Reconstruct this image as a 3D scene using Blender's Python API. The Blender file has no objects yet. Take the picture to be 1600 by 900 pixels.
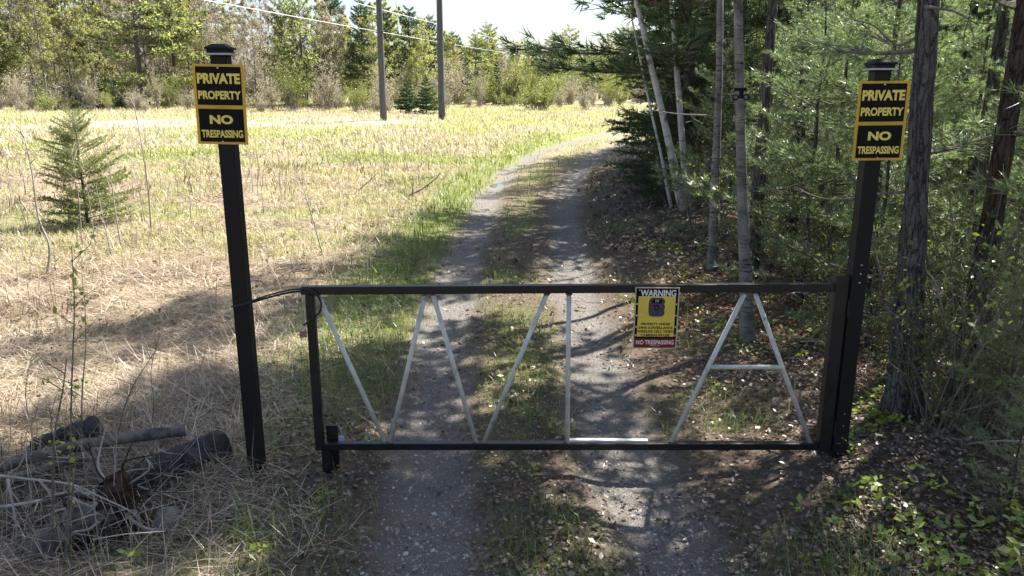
import bpy, math, random
import numpy as np
from mathutils import Vector, Matrix

rng = np.random.default_rng(11)
random.seed(11)
SC = bpy.context.scene
COL = SC.collection
R = math.radians

# ------------------------------------------------------------------ camera, sky, sun, exposure
CAM_H, PITCH, FPX = 2.62, R(14.2), 1200.0          # metres, radians, focal length for a 1600 px wide frame
cam_d = bpy.data.cameras.new('camera')
cam_d.sensor_width = 36.0
cam_d.lens = 36.0 * FPX / 1600.0
cam_d.clip_start, cam_d.clip_end = 0.05, 3000
cam = bpy.data.objects.new('camera', cam_d)
cam.location = (0, 0, CAM_H)
cam.rotation_euler = (R(90) - PITCH, 0, 0)
COL.objects.link(cam)
SC.camera = cam

SUN_EL, SUN_AZ = R(54), R(47)                       # azimuth from +Y (ahead) towards +X
world = bpy.data.worlds.new('World')
SC.world = world
world.use_nodes = True
wn = world.node_tree
wn.nodes.clear()
sky = wn.nodes.new('ShaderNodeTexSky')
sky.sky_type = 'NISHITA'
sky.sun_disc = False
sky.sun_elevation = SUN_EL
sky.sun_rotation = SUN_AZ
sky.air_density, sky.dust_density, sky.ozone_density = 1.0, 2.0, 1.0
bg = wn.nodes.new('ShaderNodeBackground')
bg.inputs['Strength'].default_value = 0.07
wo = wn.nodes.new('ShaderNodeOutputWorld')
wn.links.new(sky.outputs[0], bg.inputs[0])
wn.links.new(bg.outputs[0], wo.inputs[0])

sun_d = bpy.data.lights.new('sun', 'SUN')
sun_d.energy = 5.0
sun_d.angle = R(0.53)
sun_d.color = (1.0, 0.95, 0.87)
sun = bpy.data.objects.new('sun', sun_d)
to_sun = Vector((math.sin(SUN_AZ) * math.cos(SUN_EL), math.cos(SUN_AZ) * math.cos(SUN_EL), math.sin(SUN_EL)))
sun.rotation_euler = to_sun.to_track_quat('Z', 'Y').to_euler()
sun.location = (20, 20, 40)
COL.objects.link(sun)

vs = SC.view_settings
vs.view_transform = 'Standard'
vs.look = 'None'
vs.exposure = 1.68
vs.gamma = 1.0
vs.use_curve_mapping = False
cy = SC.cycles
cy.max_bounces = 4
cy.diffuse_bounces = 2
cy.glossy_bounces = 2
cy.transmission_bounces = 4
cy.transparent_max_bounces = 4
cy.sample_clamp_indirect = 6.0
cy.caustics_reflective = False
cy.caustics_refractive = False


# ------------------------------------------------------------------ terrain as a function
def vnoise(x, y, s, seed=0):
    x = np.asarray(x, float) / s + seed * 17.31
    y = np.asarray(y, float) / s - seed * 9.73
    xi, yi = np.floor(x), np.floor(y)
    fx, fy = x - xi, y - yi
    fx = fx * fx * (3 - 2 * fx)
    fy = fy * fy * (3 - 2 * fy)
    def hsh(a, b):
        t = np.sin(a * 127.1 + b * 311.7 + seed * 74.7) * 43758.5453
        return t - np.floor(t)
    a, b, c, d = hsh(xi, yi), hsh(xi + 1, yi), hsh(xi, yi + 1), hsh(xi + 1, yi + 1)
    return (a * (1 - fx) + b * fx) * (1 - fy) + (c * (1 - fx) + d * fx) * fy


def fbm(x, y, s, seed=0, o=4):
    t, a, n = 0.0, 0.5, 0.0
    for k in range(o):
        t = t + a * vnoise(x, y, s / 2 ** k, seed + k)
        n += a
        a *= 0.5
    return t / n


def sstep(a, b, x):
    t = np.clip((np.asarray(x, float) - a) / (b - a), 0, 1)
    return t * t * (3 - 2 * t)


RC_Y = [-20, 3.9, 5.4, 8, 12, 19, 24, 30, 37, 44, 55, 75]
RC_X = [0.6, .24, .12, .04, .03, .40, 1.0, 2.2, 4.6, 8.2, 16, 34]


def roadc(y):
    return np.interp(y, RC_Y, RC_X)


def ruts(x, y):
    """1 in the two wheel tracks of the lane"""
    y = np.asarray(y, float)
    d = x - roadc(y) + (fbm(x, y, 1.6, 5) - .5) * .35 + (fbm(x, y, .28, 6) - .5) * .22
    half = .78 + .020 * np.clip(y - 10, 0, 18)
    w = .33
    return np.exp(-((np.abs(d) - half) / w) ** 4)


PUDDLES = ((-.47, 21.4), (.33, 26.3))                # where water stands in the rut


def height(x, y):
    x = np.asarray(x, float)
    y = np.asarray(y, float)
    z = .0195 * np.clip(y - 8, 0, None)
    z = np.where(y > 92, 1.638 + .004 * (y - 92), z)
    d = x - roadc(y)
    left = sstep(-1.5, -2.6, d)
    right = sstep(1.5, 3.2, d)
    z = z - .05 * ruts(x, y) * sstep(60, 30, y)
    z = z + left * (.05 + .20 * (fbm(x, y, 2.0, 3) - .45) + .10 * (fbm(x, y, .6, 4) - .5) * sstep(30, 12, y))
    z = z + left * .16 * sstep(14, 22, y) * sstep(60, 40, y)
    z = z + right * (.10 + .30 * (fbm(x, y, 1.8, 9) - .40))
    z = z + .14 * np.exp(-(((x - 3.0) / .9) ** 2 + ((y - 4.75) / .55) ** 2))     # bank by the right-hand post
    z = z - .24 * np.exp(-(((x + 2.85) / 1.1) ** 2 + ((y - 4.35) / .5) ** 2))     # hollow under the logs
    z = z + .02 * (fbm(x, y, .5, 21) - .5)
    for cx, cyy in PUDDLES:
        z = z - .09 * np.exp(-((x - cx) / .34) ** 2 - ((y - cyy) / .75) ** 2)
    return z


def hz(x, y):
    return float(height(x, y))


def at(px, py, Y):
    """the point of the vertical plane y = Y seen at photograph pixel (px, py)"""
    u, v = (px - 800) / FPX, (py - 450) / FPX
    dy = math.cos(PITCH) - v * math.sin(PITCH)
    dz = -math.sin(PITCH) - v * math.cos(PITCH)
    t = Y / dy
    return Vector((u * t, Y, CAM_H + dz * t))


# ------------------------------------------------------------------ mesh tools
class MB:
    """collects triangles and quads; build() links them as one mesh object"""

    def __init__(self):
        self.v, self.t, self.q, self.tm, self.qm, self.n = [], [], [], [], [], 0

    def add(self, v, f, m=0):
        v = np.asarray(v, float).reshape(-1, 3)
        f = np.asarray(f, int)
        if len(f) == 0:
            return self
        self.v.append(v)
        if f.shape[1] == 3:
            self.t.append(f + self.n)
            self.tm.append(np.full(len(f), m))
        else:
            self.q.append(f + self.n)
            self.qm.append(np.full(len(f), m))
        self.n += len(v)
        return self

    def addq(self, v, q, t, m=0):
        v = np.asarray(v, float).reshape(-1, 3)
        self.v.append(v)
        if len(q):
            self.q.append(np.asarray(q, int) + self.n)
            self.qm.append(np.full(len(q), m))
        if len(t):
            self.t.append(np.asarray(t, int) + self.n)
            self.tm.append(np.full(len(t), m))
        self.n += len(v)
        return self

    def box(self, c, s, rot=None, m=0):
        c, s = np.array(c, float), np.array(s, float) / 2
        v = np.array([[x, y, z] for z in (-1, 1) for y in (-1, 1) for x in (-1, 1)], float) * s
        if rot is not None:
            v = v @ np.array(rot.to_3x3()).T
        f = [[0, 2, 3, 1], [4, 5, 7, 6], [0, 1, 5, 4], [2, 6, 7, 3], [0, 4, 6, 2], [1, 3, 7, 5]]
        return self.add(v + c, f, m)

    def tube(self, pts, rad, n=6, m=0, cap=True):
        v, q, t = tube_arr(pts, rad, n, cap)
        return self.addq(v, q, t, m)

    def mesh(self, name, mats, smooth=False):
        me = bpy.data.meshes.new(name)
        V = np.concatenate(self.v) if self.v else np.zeros((0, 3))
        T = np.concatenate(self.t) if self.t else np.zeros((0, 3), int)
        Q = np.concatenate(self.q) if self.q else np.zeros((0, 4), int)
        nt, nq = len(T), len(Q)
        me.vertices.add(len(V))
        me.vertices.foreach_set('co', V.astype(np.float32).ravel())
        me.loops.add(nt * 3 + nq * 4)
        me.loops.foreach_set('vertex_index', np.concatenate([T.ravel(), Q.ravel()]).astype(np.int32))
        me.polygons.add(nt + nq)
        ls = np.concatenate([np.arange(nt) * 3, nt * 3 + np.arange(nq) * 4]).astype(np.int32)
        me.polygons.foreach_set('loop_start', ls)
        mi = np.concatenate(self.tm + self.qm) if (self.tm or self.qm) else np.zeros(0)
        me.polygons.foreach_set('material_index', mi.astype(np.int32))
        me.polygons.foreach_set('use_smooth', np.full(nt + nq, bool(smooth)))
        for mt in (mats if isinstance(mats, (list, tuple)) else [mats]):
            me.materials.append(mt)
        me.update(calc_edges=True)
        return me

    def build(self, name, mats, parent=None, smooth=False, bevel=0):
        o = bpy.data.objects.new(name, self.mesh(name, mats, smooth))
        COL.objects.link(o)
        o.parent = parent
        if bevel:
            b = o.modifiers.new('bevel', 'BEVEL')
            b.width = bevel
            b.segments = 2
            b.limit_method = 'ANGLE'
        return o


def tube_arr(pts, rad, n=6, cap=True):
    P = np.asarray(pts, float)
    k = len(P)
    rad = np.broadcast_to(np.asarray(rad, float), (k,))
    T = np.gradient(P, axis=0)
    T /= np.linalg.norm(T, axis=1)[:, None] + 1e-12
    up = np.array([0, 0, 1.0]) if abs(T[0, 2]) < .9 else np.array([1.0, 0, 0])
    a = np.cross(T[0], up)
    a /= np.linalg.norm(a)
    A = [a]
    for i in range(1, k):
        a = A[-1] - T[i] * np.dot(A[-1], T[i])
        A.append(a / (np.linalg.norm(a) + 1e-12))
    A = np.array(A)
    B = np.cross(T, A)
    th = np.arange(n) * 2 * math.pi / n
    V = (P[:, None, :] + rad[:, None, None] * (np.cos(th)[None, :, None] * A[:, None, :] + np.sin(th)[None, :, None] * B[:, None, :])).reshape(-1, 3)
    i = np.arange(k - 1)[:, None] * n
    j = np.arange(n)[None, :]
    j2 = (j + 1) % n
    Q = np.stack([i + j, i + j2, i + n + j2, i + n + j], -1).reshape(-1, 4)
    Tt = []
    if cap:
        V = np.concatenate([V, P[:1], P[-1:]])
        a, b = k * n, k * n + 1
        for jj in range(n):
            Tt.append([a, (jj + 1) % n, jj])
            Tt.append([b, (k - 1) * n + jj, (k - 1) * n + (jj + 1) % n])
    return V, Q, Tt


def norm(a):
    return a / (np.linalg.norm(a, axis=-1, keepdims=True) + 1e-12)


def perp(d, g=rng):
    r = g.normal(size=d.shape)
    return norm(np.cross(d, r))


def needles(C, A, k, length, spread, width, back=.05):
    """k thin triangles round each point C along axis A"""
    n = len(C)
    C = np.repeat(C, k, 0)
    A = np.repeat(A, k, 0)
    d = norm(A + spread * rng.normal(size=A.shape))
    L = length * rng.uniform(.65, 1.15, (n * k, 1))
    p = perp(d) * width * .5
    b = C - A * back * rng.uniform(0, 1, (n * k, 1))
    V = np.stack([b - p, b + p, b + d * L], 1).reshape(-1, 3)
    return V, np.arange(n * k * 3).reshape(-1, 3)


def leafquads(C, size, flat=0.0, ratio=.6, D=None):
    """a folded rhombus leaf at each point C"""
    n = len(C)
    d = norm(rng.normal(size=(n, 3)) * np.array([1, 1, 1 - flat * .9])) if D is None else norm(D)
    nn = norm(rng.normal(size=(n, 3)) * (1 - flat) + np.array([0, 0, flat * 2.0]))
    s = norm(np.cross(d, nn))
    up = np.cross(s, d)
    S = (size * np.clip(rng.lognormal(0, .34, (n, 1)), .4, 1.7))
    m = C + d * S * .5 - up * S * .08
    V = np.stack([C, m + s * S * ratio * .5 + up * S * .1, C + d * S, m - s * S * ratio * .5 + up * S * .1], 1).reshape(-1, 3)
    b = np.arange(n)[:, None] * 4
    F = np.concatenate([b + np.array([[0, 1, 2]]), b + np.array([[0, 2, 3]])])
    return V, F


def blades(P, head, length, width, lean, curl):
    """bent grass blades: five points each"""
    n = len(P)
    hx, hy = np.cos(head), np.sin(head)
    H = np.stack([hx, hy, np.zeros(n)], 1)
    W = np.stack([-hy, hx, np.zeros(n)], 1) * (width * .5)[:, None]
    up = np.array([0, 0, 1.0])
    l1, l2 = lean, lean + curl
    d1 = H * np.sin(l1)[:, None] + up * np.cos(l1)[:, None]
    d2 = H * np.sin(l2)[:, None] + up * np.cos(l2)[:, None]
    m = P + d1 * (length * .5)[:, None]
    t = m + d2 * (length * .5)[:, None]
    V = np.stack([P - W, P + W, m + W * .8, m - W * .8, t], 1).reshape(-1, 3)
    b = np.arange(n)[:, None] * 5
    return V, b + np.array([[0, 1, 2, 3]]), b + np.array([[3, 2, 4]])


def empty(name, loc, rz=0, s=1.0):
    o = bpy.data.objects.new(name, None)
    o.empty_display_size = .1
    o.location = loc
    o.rotation_euler = (0, 0, rz)
    o.scale = (s, s, s) if not isinstance(s, (tuple, list)) else s
    COL.objects.link(o)
    return o


def tag(o, label=None, cat=None, group=None, kind=None):
    if label:
        o['label'] = label
    if cat:
        o['category'] = cat
    if group:
        o['group'] = group
    if kind:
        o['kind'] = kind
    return o


def place(parts, name, label, cat, loc, rz=0, s=1.0, group=None):
    """a thing made of shared part meshes: [(part name, mesh), ...]"""
    r = tag(empty(name, loc, rz, s), label, cat, group)
    for pn, me in parts:
        o = bpy.data.objects.new(pn, me)
        COL.objects.link(o)
        o.parent = r
    return r


# ------------------------------------------------------------------ materials
class NT:
    def __init__(self, name):
        self.m = bpy.data.materials.new(name)
        self.m.use_nodes = True
        self.t = self.m.node_tree
        self.t.nodes.clear()
        self.out = self.t.nodes.new('ShaderNodeOutputMaterial')

    def n(self, kind, **kw):
        nd = self.t.nodes.new(kind)
        for k, v in kw.items():
            if k.startswith('i_'):
                nd.inputs[k[2:].replace('_', ' ')].default_value = v
            else:
                setattr(nd, k, v)
        return nd

    def l(self, a, b):
        self.t.links.new(a, b)

    def ramp(self, fac, stops):
        r = self.n('ShaderNodeValToRGB')
        el = r.color_ramp.elements
        while len(el) < len(stops):
            el.new(.5)
        for e, (p, c) in zip(el, stops):
            e.position = p
            e.color = (*c, 1) if len(c) == 3 else c
        self.l(fac, r.inputs[0])
        return r.outputs[0]

    def noise(self, vec, scale, detail=4, rough=.6):
        nd = self.n('ShaderNodeTexNoise')
        nd.inputs['Scale'].default_value = scale
        nd.inputs['Detail'].default_value = detail
        nd.inputs['Roughness'].default_value = rough
        if vec is not None:
            self.l(vec, nd.inputs['Vector'])
        return nd.outputs['Fac']

    def mix(self, fac, a, b, blend='MIX'):
        nd = self.n('ShaderNodeMix', data_type='RGBA', blend_type=blend)
        for s, v in ((nd.inputs[0], fac), (nd.inputs[6], a), (nd.inputs[7], b)):
            if isinstance(v, (int, float)):
                s.default_value = v
            elif isinstance(v, tuple):
                s.default_value = (*v, 1)
            else:
                self.l(v, s)
        return nd.outputs[2]

    def math(self, op, a, b=0.0):
        nd = self.n('ShaderNodeMath', operation=op)
        for s, v in ((nd.inputs[0], a), (nd.inputs[1], b)):
            if isinstance(v, (int, float)):
                s.default_value = v
            else:
                self.l(v, s)
        return nd.outputs[0]


def surf(name, c1, c2, scale=8, rough=.7, spec=.3, bump=0.0, bscale=40, stretch=(1, 1, 1), metallic=0.0, rough2=None, extra=None):
    """solid surface: two tones by noise, fine relief by bump"""
    k = NT(name)
    tc = k.n('ShaderNodeTexCoord')
    mp = k.n('ShaderNodeMapping')
    mp.inputs['Scale'].default_value = stretch
    k.l(tc.outputs['Object'], mp.inputs[0])
    v = mp.outputs[0]
    f = k.noise(v, scale)
    col = k.ramp(f, [(.32, c1), (.68, c2)])
    if extra:
        es, lo, hi, ec = extra
        g = k.noise(v, es, 5, .7)
        fac = k.ramp(g, [(lo, (0, 0, 0)), (hi, (1, 1, 1))])
        col = k.mix(fac, col, ec)
    p = k.n('ShaderNodeBsdfPrincipled')
    k.l(col, p.inputs['Base Color'])
    p.inputs['Roughness'].default_value = rough
    p.inputs['Specular IOR Level'].default_value = spec
    p.inputs['Metallic'].default_value = metallic
    if rough2 is not None:
        k.l(k.math('ADD', k.math('MULTIPLY', f, rough2 - rough), rough), p.inputs['Roughness'])
    if bump:
        b = k.n('ShaderNodeBump')
        b.inputs['Strength'].default_value = 1.0
        b.inputs['Distance'].default_value = bump
        k.l(k.noise(v, bscale, 5, .65), b.inputs['Height'])
        k.l(b.outputs[0], p.inputs['Normal'])
    k.l(p.outputs[0], k.out.inputs[0])
    return k.m


def leafmat(name, c1, c2, c3=None, trans=.4, gloss=.06, objvar=.3, tint=None):
    """leaf, needle or straw: tone by leaf and by plant, light passes through"""
    k = NT(name)
    g = k.n('ShaderNodeNewGeometry')
    oi = k.n('ShaderNodeObjectInfo')
    stops = [(0, c1), (1, c2)] if c3 is None else [(0, c1), (.6, c2), (1, c3)]
    col = k.ramp(g.outputs['Random Per Island'], stops)
    hv = k.n('ShaderNodeHueSaturation')
    k.l(col, hv.inputs['Color'])
    k.l(k.math('ADD', k.math('MULTIPLY', oi.outputs['Random'], objvar), 1 - objvar / 2), hv.inputs['Value'])
    d = k.n('ShaderNodeBsdfDiffuse')
    t = k.n('ShaderNodeBsdfTranslucent')
    k.l(hv.outputs[0], d.inputs[0])
    tc = k.mix(1.0, hv.outputs[0], tint or (1.25, 1.2, .75), 'MULTIPLY')
    k.l(tc, t.inputs[0])
    ms = k.n('ShaderNodeMixShader')
    ms.inputs[0].default_value = trans
    k.l(d.outputs[0], ms.inputs[1])
    k.l(t.outputs[0], ms.inputs[2])
    last = ms.outputs[0]
    if gloss:
        gl = k.n('ShaderNodeBsdfGlossy')
        gl.inputs['Roughness'].default_value = .38
        m2 = k.n('ShaderNodeMixShader')
        m2.inputs[0].default_value = gloss
        k.l(last, m2.inputs[1])
        k.l(gl.outputs[0], m2.inputs[2])
        last = m2.outputs[0]
    k.l(last, k.out.inputs[0])
    return k.m


M = {}
M['black_vinyl'] = surf('black_vinyl', (.006, .006, .007), (.011, .011, .012), 6, .5, .22, .0008, 60, (1, 1, .12), rough2=.7, extra=(7, .60, .78, (.034, .030, .026)))
M['black_steel'] = surf('black_steel', (.005, .005, .006), (.013, .013, .015), 9, .36, .35, .0006, 90, rough2=.55, extra=(14, .66, .74, (.05, .035, .025)))
M['white_tube'] = surf('white_tube', (.42, .42, .385), (.62, .62, .575), 12, .42, .45, .0006, 70, extra=(11, .58, .70, (.27, .19, .10)))
M['grey_trim'] = surf('grey_trim', (.30, .31, .33), (.42, .43, .45), 14, .4, .4)
M['steel'] = surf('steel', (.45, .45, .45), (.6, .6, .6), 20, .35, .5, metallic=.8)
M['yellow'] = leafmat('yellow_plastic', (.74, .52, .035), (.74, .52, .035), None, .45, .05, 0, (1.1, 1.05, .9))
M['yellow_print'] = surf('yellow_print', (.66, .52, .10), (.82, .66, .16), 30, .45, .35)
M['black_print'] = surf('black_print', (.004, .004, .004), (.008, .008, .008), 20, .6, .12)
M['warn_yellow'] = surf('warn_yellow', (.66, .46, .05), (.74, .56, .10), 7, .5, .3, extra=(26, .66, .70, (.72, .70, .62)))
M['warn_red'] = surf('warn_red', (.17, .010, .012), (.26, .02, .02), 12, .5, .3)
M['warn_white'] = surf('warn_white', (.62, .62, .60), (.78, .78, .76), 40, .5, .3)
M['warn_grey'] = surf('warn_grey', (.03, .032, .036), (.07, .072, .08), 30, .5, .3)
M['warn_edge'] = surf('warn_edge', (.48, .36, .20), (.60, .52, .36), 40, .6, .3)
M['chain_black'] = surf('cable_black', (.010, .010, .010), (.02, .02, .02), 20, .5, .4)
M['padlock_red'] = surf('padlock_red', (.20, .085, .075), (.32, .17, .15), 20, .4, .5)
M['twig'] = surf('twig', (.10, .085, .07), (.22, .19, .16), 12, .9, .1)
M['pale_twig'] = surf('pale_twig', (.24, .21, .19), (.42, .38, .35), 10, .85, .1)
M['rose_twig'] = surf('rose_twig', (.27, .22, .205), (.40, .335, .31), 10, .9, .1)
M['char'] = surf('charred_wood', (.008, .008, .009), (.05, .048, .048), 12, .75, .25, .012, 22, (1, 1, 1))
M['log'] = surf('log_bark', (.05, .045, .04), (.20, .175, .15), 8, .85, .15, .01, 22)
M['cut'] = surf('cut_wood', (.44, .36, .25), (.58, .49, .36), 20, .8, .2, .002, 60)
M['root'] = surf('root_wood', (.022, .014, .011), (.085, .055, .042), 14, .9, .1, .02, 16)
M['rock'] = surf('rock', (.13, .12, .105), (.27, .25, .22), 7, .9, .2, .02, 14)
M['pole'] = surf('pole_wood', (.085, .085, .095), (.13, .13, .14), 5, .85, .15, .01, 30, (1, 1, .05))
M['wire'] = surf('wire_metal', (.55, .55, .56), (.7, .7, .7), 4, .4, .5, metallic=.3)
M['lens'] = surf('lamp_lens', (.12, .12, .115), (.18, .175, .17), 20, .25, .5)
M['litter_blue'] = surf('litter_blue', (.03, .10, .45), (.55, .62, .72), 14, .4, .4)
M['litter_pale'] = surf('litter_pale', (.50, .50, .55), (.72, .72, .75), 10, .5, .3)
M['pebble'] = leafmat('pebble', (.16, .145, .135), (.32, .295, .27), (.44, .42, .40), 0.0, .0, 0)

M['pine'] = leafmat('pine_needle', (.08, .145, .052), (.185, .27, .105), (.35, .42, .21), .58, .10, .35, (1.12, 1.12, .88))
M['pine_far'] = leafmat('pine_needle_far', (.11, .155, .075), (.24, .28, .13), (.46, .47, .28), .65, .04, .3)  # haze and backlight put into the colour: lighter than the near needles
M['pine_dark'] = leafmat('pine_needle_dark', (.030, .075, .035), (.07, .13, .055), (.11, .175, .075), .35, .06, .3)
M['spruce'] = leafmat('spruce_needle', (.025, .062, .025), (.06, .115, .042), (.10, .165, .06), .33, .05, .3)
M['spruce_lit'] = leafmat('spruce_needle_young', (.09, .13, .04), (.19, .24, .075), (.32, .35, .13), .5, .05, .3)
M['aspen'] = leafmat('aspen_leaf', (.26, .31, .10), (.40, .42, .17), (.52, .50, .26), .5, .03, .3)
M['bud'] = leafmat('bud_leaf', (.34, .30, .25), (.43, .40, .30), (.50, .49, .32), .4, .0, .3, (1.05, 1.02, .92))
M['rose_bud'] = leafmat('rose_bud', (.32, .25, .235), (.42, .345, .32), (.48, .42, .37), .35, .0, .3, (1.05, 1.0, .95))
M['shrub'] = leafmat('shrub_leaf', (.13, .18, .05), (.22, .26, .08), (.36, .34, .14), .42, .03, .5)
M['spring'] = leafmat('spring_leaf', (.17, .26, .035), (.30, .38, .06), (.42, .46, .12), .5, .05, .2)
M['under'] = leafmat('undergrowth_leaf', (.09, .13, .035), (.19, .235, .06), (.30, .31, .10), .5, .04, .3)
M['straw'] = leafmat('straw', (.15, .105, .07), (.46, .375, .275), (.72, .63, .50), .25, .05, 0, (1.1, 1.0, .85))
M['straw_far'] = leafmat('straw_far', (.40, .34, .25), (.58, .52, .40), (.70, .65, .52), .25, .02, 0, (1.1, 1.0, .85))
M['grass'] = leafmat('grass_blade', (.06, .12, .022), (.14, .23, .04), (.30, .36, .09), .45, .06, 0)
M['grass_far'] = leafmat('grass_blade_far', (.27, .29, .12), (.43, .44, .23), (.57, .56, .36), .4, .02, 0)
M['weed'] = leafmat('dead_weed', (.10, .065, .045), (.20, .14, .10), (.33, .26, .20), .25, .0, 0, (1.1, 1.0, .85))
M['litter'] = leafmat('dead_leaf', (.06, .04, .027), (.19, .135, .095), (.37, .295, .23), .25, .06, 0, (1.15, 1.0, .8))
M['rust_leaf'] = leafmat('rust_leaf', (.15, .06, .032), (.30, .14, .075), (.42, .26, .16), .3, .04, 0, (1.2, 1.0, .7))


def birch_mat(name, c1, c2, dark, lo, hi, sc=(3, 3, 22)):
    k = NT(name)
    tc = k.n('ShaderNodeTexCoord')
    mp = k.n('ShaderNodeMapping')
    mp.inputs['Scale'].default_value = sc
    k.l(tc.outputs['Object'], mp.inputs[0])
    base = k.ramp(k.noise(tc.outputs['Object'], 5, 5), [(.3, c1), (.7, c2)])
    lent = k.ramp(k.noise(mp.outputs[0], 1.6, 4, .7), [(lo, (0, 0, 0)), (hi, (1, 1, 1))])
    scar = k.ramp(k.noise(tc.outputs['Object'], 3.4, 3, .5), [(.57, (0, 0, 0)), (.66, (1, 1, 1))])
    col = k.mix(lent, base, dark)
    col = k.mix(k.math('MULTIPLY', scar, .75), col, dark)
    p = k.n('ShaderNodeBsdfPrincipled')
    k.l(col, p.inputs['Base Color'])
    p.inputs['Roughness'].default_value = .7
    p.inputs['Specular IOR Level'].default_value = .2
    b = k.n('ShaderNodeBump')
    b.inputs['Distance'].default_value = .006
    k.l(k.noise(mp.outputs[0], 5, 4), b.inputs['Height'])
    k.l(b.outputs[0], p.inputs['Normal'])
    k.l(p.outputs[0], k.out.inputs[0])
    return k.m


def plate_bark(name, dark, mid, light, lich):
    k = NT(name)
    tc = k.n('ShaderNodeTexCoord')
    mp = k.n('ShaderNodeMapping')
    mp.inputs['Scale'].default_value = (1, 1, .16)
    k.l(tc.outputs['Object'], mp.inputs[0])
    wn_ = k.n('ShaderNodeTexNoise')
    wn_.inputs['Scale'].default_value = 14
    k.l(mp.outputs[0], wn_.inputs['Vector'])
    wv = k.n('ShaderNodeVectorMath', operation='MULTIPLY_ADD')
    k.l(wn_.outputs['Color'], wv.inputs[0])
    wv.inputs[1].default_value = (.09, .09, .09)
    k.l(mp.outputs[0], wv.inputs[2])
    vo = k.n('ShaderNodeTexVoronoi', feature='DISTANCE_TO_EDGE')
    vo.inputs['Scale'].default_value = 24
    k.l(wv.outputs[0], vo.inputs['Vector'])
    fine = k.noise(tc.outputs['Object'], 90, 5, .75)
    col = k.ramp(fine, [(.3, mid), (.7, light)])
    col = k.mix(k.ramp(k.noise(tc.outputs['Object'], 6, 5, .7), [(.50, (0, 0, 0)), (.66, (.7, .7, .7))]), col, lich)
    crack = k.ramp(k.math('ADD', vo.outputs['Distance'], k.math('MULTIPLY', k.math('SUBTRACT', fine, .5), .35)), [(.0, (.85, .85, .85)), (.14, (0, 0, 0))])
    col = k.mix(crack, col, dark)
    p = k.n('ShaderNodeBsdfPrincipled')
    k.l(col, p.inputs['Base Color'])
    p.inputs['Roughness'].default_value = .9
    p.inputs['Specular IOR Level'].default_value = .1
    b = k.n('ShaderNodeBump')
    b.inputs['Distance'].default_value = .02
    k.l(k.math('ADD', k.math('MULTIPLY', vo.outputs['Distance'], 2.0), k.math('MULTIPLY', fine, .5)), b.inputs['Height'])
    k.l(b.outputs[0], p.inputs['Normal'])
    k.l(p.outputs[0], k.out.inputs[0])
    return k.m


M['pine_bark'] = plate_bark('pine_bark', (.014, .012, .012), (.075, .066, .062), (.18, .165, .155), (.21, .22, .21))
M['red_bark'] = plate_bark('red_bark', (.012, .010, .009), (.06, .045, .037), (.14, .10, .08), (.12, .115, .10))
M['birch'] = birch_mat('birch_bark', (.46, .44, .41), (.68, .67, .64), (.04, .036, .032), .57, .67)
M['poplar'] = birch_mat('poplar_bark', (.10, .096, .088), (.32, .305, .28), (.022, .021, .020), .54, .66, (4, 4, 30))


def ground_mat():
    k = NT('ground_soil')
    tc = k.n('ShaderNodeTexCoord')
    P = tc.outputs['Object']
    def att(nm):
        a = k.n('ShaderNodeAttribute')
        a.attribute_name = nm
        return a.outputs['Fac']
    n1 = k.noise(P, 2.2, 6, .65)
    n2 = k.noise(P, 26, 6, .7)
    n3 = k.noise(P, 110, 4, .7)
    gravel = k.ramp(n3, [(.25, (.085, .078, .07)), (.52, (.225, .207, .188)), (.78, (.46, .432, .40))])
    gravel = k.mix(k.ramp(n1, [(.45, (0, 0, 0)), (.7, (.7, .7, .7))]), gravel, (.25, .222, .19))
    soil = k.ramp(n2, [(.3, (.075, .052, .036)), (.55, (.17, .13, .095)), (.75, (.30, .245, .19))])
    straw = k.ramp(n2, [(.28, (.14, .095, .062)), (.5, (.33, .26, .18)), (.75, (.54, .46, .34))])
    green = k.ramp(n2, [(.28, (.10, .13, .035)), (.5, (.22, .25, .08)), (.75, (.36, .36, .16))])
    sand = k.ramp(n2, [(.3, (.42, .36, .29)), (.7, (.56, .50, .43))])
    col = k.mix(att('straw'), soil, straw)
    col = k.mix(att('green'), col, green)
    col = k.mix(att('sand'), col, sand)
    col = k.mix(att('rut'), col, gravel)
    p = k.n('ShaderNodeBsdfPrincipled')
    k.l(col, p.inputs['Base Color'])
    p.inputs['Roughness'].default_value = .92
    p.inputs['Specular IOR Level'].default_value = .15
    hgt = k.math('ADD', k.math('MULTIPLY', n2, .7), k.math('MULTIPLY', n3, .3))
    b = k.n('ShaderNodeBump')
    b.inputs['Distance'].default_value = .07
    b.inputs['Strength'].default_value = 1.0
    k.l(hgt, b.inputs['Height'])
    k.l(b.outputs[0], p.inputs['Normal'])
    k.l(p.outputs[0], k.out.inputs[0])
    return k.m


# ------------------------------------------------------------------ ground sheet
def axis_pts(lo, hi, a, b, step, grow):
    pts = list(np.arange(a, b + 1e-6, step))
    s, x = step, b
    while x < hi:
        s *= grow
        x += s
        pts.append(x)
    s, x = step, a
    left = []
    while x > lo:
        s *= grow
        x -= s
        left.append(x)
    return np.array(left[::-1] + pts)


def brush_hollow(x, y):
    return np.exp(-(((x + 3.0) / 1.05) ** 2 + ((y - 4.4) / .60) ** 2) ** 2)


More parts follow.
